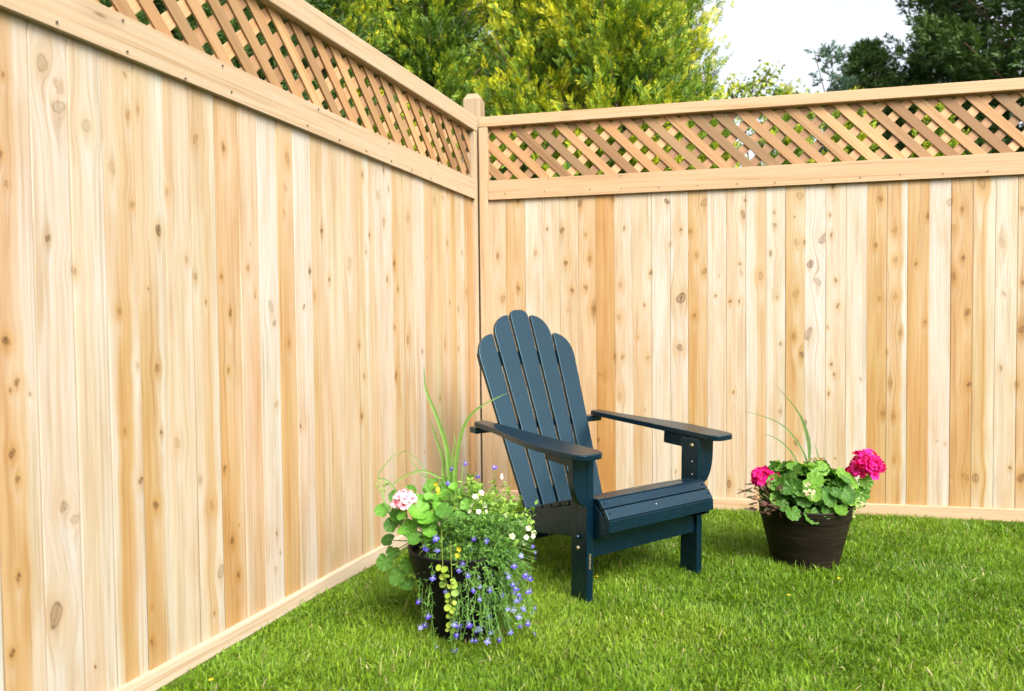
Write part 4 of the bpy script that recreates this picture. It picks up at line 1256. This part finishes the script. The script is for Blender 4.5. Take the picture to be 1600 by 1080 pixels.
def cedar(seed, H, R, nb):
    r = np.random.default_rng(seed)
    h = 0.15+(H-0.2)*r.random(nb)**0.9
    az = r.uniform(0, 2*PI, nb)
    f = h/H
    Lb = R*(np.clip(1-f, 0, 1)**0.62+0.05)*np.clip(0.7+f*3, 0, 1)*r.uniform(0.72, 1.12, nb)*(1+0.16*np.sin(az*3+h*2.5+seed))
    lift = r.uniform(0.45, 1.0, nb)
    D = np.stack([np.cos(az), np.sin(az), lift], 1)
    limbs = [(float(h[i]*0.9), float(az[i]), float(Lb[i]), float(lift[i])) for i in range(0, nb, 6)]
    P = []; A = []; T = []; BI = []
    for i in range(nb):
        n = int(7+Lb[i]*34)
        t = 0.30+0.70*r.random(n)**0.8
        P.append(np.array([0, 0, h[i]-Lb[i]*0.4])+D[i]*(Lb[i]*t)[:, None]+r.normal(0, 0.045, (n, 3)))
        A.append(np.tile(D[i], (n, 1))*0.8+rvec(r, n, 0.42)+np.array([0, 0, 0.35])); T.append(t); BI.append(np.full(n, i))
    P = np.concatenate(P); A = np.concatenate(A); T = np.concatenate(T); BI = np.concatenate(BI); n = len(P)
    A /= np.linalg.norm(A, axis=1, keepdims=True)
    nr = rvec(r, n); nr[:, 2] *= 0.4; nr -= A*np.sum(nr*A, 1, keepdims=True); nr /= np.linalg.norm(nr, axis=1, keepdims=True)
    S = np.cross(A, nr)
    sl = r.uniform(0.07, 0.13, n)
    brn = r.normal(0, 1, nb)[BI]
    patch = snoise(P[:, 0]*1.0+seed, P[:, 2], seed, 0.9, 2)+snoise(P[:, 1]+seed, P[:, 2]*1.2, seed+1, 1.7, 2)*0.6
    LP, LD_, LN, LL, LW, LC = [], [], [], [], [], []
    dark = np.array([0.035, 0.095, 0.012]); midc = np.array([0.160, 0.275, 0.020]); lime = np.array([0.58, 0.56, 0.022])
    K = 11
    for k in range(K):
        s = k/(K-1)
        side = (-1)**k if k < K-1 else 0
        ang = (0.75-0.3*s)*side
        d = A*math.cos(ang)+S*math.sin(ang)
        LP.append(P+A*(sl*s*0.8)[:, None]); LD_.append(d+rvec(r, n, 0.12)); LN.append(nr+rvec(r, n, 0.25))
        LL.append(sl*(0.52-0.28*s)*r.uniform(0.8, 1.2, n)); LW.append(r.uniform(0.0038, 0.0066, n))
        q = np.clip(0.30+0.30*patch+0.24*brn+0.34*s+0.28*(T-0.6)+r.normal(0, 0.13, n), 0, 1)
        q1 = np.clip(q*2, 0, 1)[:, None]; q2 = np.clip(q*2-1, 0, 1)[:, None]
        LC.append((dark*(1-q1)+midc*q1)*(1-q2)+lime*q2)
    cat = np.concatenate
    me = leafcloud('crown', cat(LP), cat(LD_), cat(LN), cat(LL), cat(LW), cat(LC), M_CEDAR, link=False)
    return me, limbs

def spruce(seed, H, R, nb, c0, c1, tw=0.05, dens=34):
    r = np.random.default_rng(seed)
    h = 0.1+(H-0.15)*r.random(nb)**0.85
    az = r.uniform(0, 2*PI, nb); f = h/H
    Lb = R*(np.clip(1-f, 0, 1)**0.8+0.03)*r.uniform(0.75, 1.1, nb)
    up = 0.05+0.75*f+r.normal(0, 0.1, nb)
    D = np.stack([np.cos(az), np.sin(az), up], 1)
    limbs = [(float(h[i]*0.95), float(az[i]), float(Lb[i]*0.9), float(up[i])) for i in range(0, nb, 5)]
    P = []; A = []
    for i in range(nb):
        n = int(5+Lb[i]*dens); t = 0.25+0.75*r.random(n)**0.7
        side = np.array([-math.sin(az[i]), math.cos(az[i]), 0])
        u = r.normal(0, 0.16, n)*Lb[i]*(1.1-t)
        P.append(np.array([0, 0, h[i]])+D[i]*(Lb[i]*t)[:, None]+side*u[:, None]+r.normal(0, 0.03, (n, 3)))
        A.append(np.tile(D[i], (n, 1))+side*np.sign(u)[:, None]*0.6+rvec(r, n, 0.3)+np.array([0, 0, 0.3]))
    P = np.concatenate(P); A = np.concatenate(A); n = len(P)
    A /= np.linalg.norm(A, axis=1, keepdims=True)
    patch = snoise(P[:, 0], P[:, 2], seed, 1.2, 2)
    LP, LD_, LN, LL, LW, LC = [], [], [], [], [], []
    K = 12
    for k in range(K):
        rv = rvec(r, n); rv -= A*np.sum(rv*A, 1, keepdims=True); rv /= np.linalg.norm(rv, axis=1, keepdims=True)
        s = k/K
        LP.append(P+A*(tw*1.1*s)); LD_.append(A*0.8+rv*0.75); LN.append(rvec(r, n)); LL.append(tw*r.uniform(0.6, 1.0, n)); LW.append(r.uniform(0.0045, 0.0075, n)*tw/0.05)
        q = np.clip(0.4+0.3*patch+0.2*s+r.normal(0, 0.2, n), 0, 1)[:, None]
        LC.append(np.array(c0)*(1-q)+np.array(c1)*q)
    cat = np.concatenate
    return leafcloud('crown', cat(LP), cat(LD_), cat(LN), cat(LL), cat(LW), cat(LC), M_CEDAR, link=False), limbs

def sapling(seed, H, R, n, c0, c1, ls=0.045):
    r = np.random.default_rng(seed); nb = 26
    h = H*(0.25+0.75*r.random(nb)); az = r.uniform(0, 2*PI, nb); Lb = R*(1.1-h/H*0.8)*r.uniform(.6, 1.1, nb)
    D = np.stack([np.cos(az), np.sin(az), np.full(nb, 0.9)], 1)
    limbs = [(float(h[i]), float(az[i]), float(Lb[i]), 0.9) for i in range(nb)]
    bi = r.integers(0, nb, n); t = 0.3+0.75*r.random(n)
    P = np.stack([np.zeros(n), np.zeros(n), h[bi]], 1)+D[bi]*(Lb[bi]*t)[:, None]+r.normal(0, 0.05, (n, 3))
    q = r.random(n)[:, None]
    return leafcloud('crown', P, rvec(r, n)+np.array([0, 0, -.3]), rvec(r, n), ls*r.uniform(.6, 1.2, n), 0.35*ls*r.uniform(.7, 1.1, n), np.array(c0)*(1-q)+np.array(c1)*q, M_CEDAR, link=False), limbs

def plant_tree(name, me, trunk, loc, rz, s, label, cat, group=None):
    root = empty(name, loc, (0, 0, rz)); root.scale = (s, s, s)
    tag(root, label, cat, group)
    c = bpy.data.objects.new('crown', me); COL.objects.link(c); c.parent = root
    t = trunk.copy(); COL.objects.link(t); t.parent = root
    return root
def gpos(px, y):
    p = onplane(px, 300, (0, y, 0), np.array([0, 1., 0])); return (float(p[0]), float(y), 0.0)

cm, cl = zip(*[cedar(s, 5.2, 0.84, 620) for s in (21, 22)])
ct = [trunk_mesh('trunk', 5.0, 0.042, l, 3) for l in cl]
G1 = 'yellow-green cedars beyond the fence'
CEDS = [(-1.72, 1.55, 0, 'yellow-green cedar rising over the left top rail'), (-0.98, 2.25, 1, 'bright yellow-green cedar rising just left of the corner post'),
        (-0.12, 2.45, 0, 'bright cedar rising just right of the corner post'), (0.62, 2.35, 1, 'tall lime cedar above the chair back'), (0.98, 2.75, 0, 'rightmost tall cedar, its edge against the white sky')]
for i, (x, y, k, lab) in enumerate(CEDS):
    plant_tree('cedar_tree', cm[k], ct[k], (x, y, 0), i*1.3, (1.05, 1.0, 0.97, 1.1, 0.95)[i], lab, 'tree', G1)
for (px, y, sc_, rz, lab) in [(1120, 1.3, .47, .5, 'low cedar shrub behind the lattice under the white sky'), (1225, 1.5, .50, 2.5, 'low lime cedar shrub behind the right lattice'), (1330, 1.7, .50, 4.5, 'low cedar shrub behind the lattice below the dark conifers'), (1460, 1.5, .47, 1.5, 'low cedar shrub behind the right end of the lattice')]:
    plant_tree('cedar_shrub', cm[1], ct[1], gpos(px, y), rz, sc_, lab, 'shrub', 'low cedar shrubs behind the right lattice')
sm1, sl1 = spruce(31, 6.0, 1.9, 760, (0.024, 0.062, 0.014), (0.095, 0.170, 0.036), 0.055, 36)
st1 = trunk_mesh('trunk', 5.9, 0.10, sl1, 4)
G2 = 'dark conifers beyond the fence'
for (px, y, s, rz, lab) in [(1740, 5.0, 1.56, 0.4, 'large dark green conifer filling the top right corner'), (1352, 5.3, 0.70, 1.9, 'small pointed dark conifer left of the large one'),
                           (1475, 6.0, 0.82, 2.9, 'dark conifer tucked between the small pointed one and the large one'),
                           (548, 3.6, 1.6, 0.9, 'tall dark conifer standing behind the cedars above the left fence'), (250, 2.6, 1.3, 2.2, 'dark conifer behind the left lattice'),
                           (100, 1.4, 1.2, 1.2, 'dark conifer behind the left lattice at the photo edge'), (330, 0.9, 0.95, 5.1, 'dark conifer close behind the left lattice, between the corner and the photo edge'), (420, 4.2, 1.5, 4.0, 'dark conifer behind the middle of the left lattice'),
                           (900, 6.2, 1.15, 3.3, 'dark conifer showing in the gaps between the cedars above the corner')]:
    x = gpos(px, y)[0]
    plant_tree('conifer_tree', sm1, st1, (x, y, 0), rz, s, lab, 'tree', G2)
dm1, dl1 = sapling(41, 3.1, 0.75, 2600, (0.10, 0.20, 0.03), (0.40, 0.42, 0.05))
dt1 = trunk_mesh('trunk', 3.1, 0.025, dl1, 5)
plant_tree('young_tree', dm1, dt1, gpos(1165, 3.3), 0.4, 1.03, 'thin leafy young tree against the white sky right of the cedars', 'tree', 'thin young trees beyond the fence')
plant_tree('young_tree', dm1, dt1, gpos(1258, 3.9), 2.4, 1.02, 'low thin leafy young tree just left of the dark conifers', 'tree', 'thin young trees beyond the fence')
fm1, fl1 = spruce(51, 3.3, 0.75, 95, (0.05, 0.10, 0.07), (0.12, 0.20, 0.14), 0.055, 11)
ft1 = trunk_mesh('trunk', 3.3, 0.02, fl1, 6)
plant_tree('feathery_tree', fm1, ft1, gpos(1296, 4.6), 0.4, 1.2, 'wispy blue-green tree top against the white sky', 'tree')
# unseen hedge added behind the viewer as something dark for the chair to reflect
def hedge(a, b, H, W, name, label):
    a = np.array(a, float); b = np.array(b, float); L_ = np.linalg.norm(b-a); d = (b-a)/L_; nn = np.array([-d[1], d[0], 0])
    r = np.random.default_rng(61); n = 42000
    t = r.random(n)*L_; z = r.random(n)*H; w = r.choice([-1, 1], n)*W/2*(1-0.15*(z/H)**3)
    tp = r.random(n) < 0.18; z[tp] = H; w[tp] = r.uniform(-W/2, W/2, tp.sum())
    P = a+d*t[:, None]+nn*w[:, None]+Z3*z[:, None]+r.normal(0, .06, (n, 3))
    q = r.random(n)[:, None]
    lv = leafcloud('foliage', P, rvec(r, n), rvec(r, n), r.uniform(.10, .17, n), r.uniform(.03, .05, n), np.array([.03, .07, .015])*(1-q)+np.array([.08, .15, .03])*q, M_CEDAR)
    root = empty(name, tuple(a)); tag(root, label, 'hedge'); lv.parent = root; lv.location = tuple(-a)
    mb = MB(); mb.box(0, L_, -W*.42, W*.42, 0, H*.97, 0, (.5, .6, .3), (np.zeros(3), d, nn, Z3)); o = mb.build('hedge_core', M_BARK, root)  # solid box inside the added hedge
hedge((-4.5, -8.6, 0), (8.5, -9.4, 0), 3.4, 1.0, 'unseen_hedge', 'tall green hedge added out of view behind the viewer, dark for the chair to reflect')
for t in ct+[st1, dt1, ft1]:
    bpy.data.objects.remove(t)
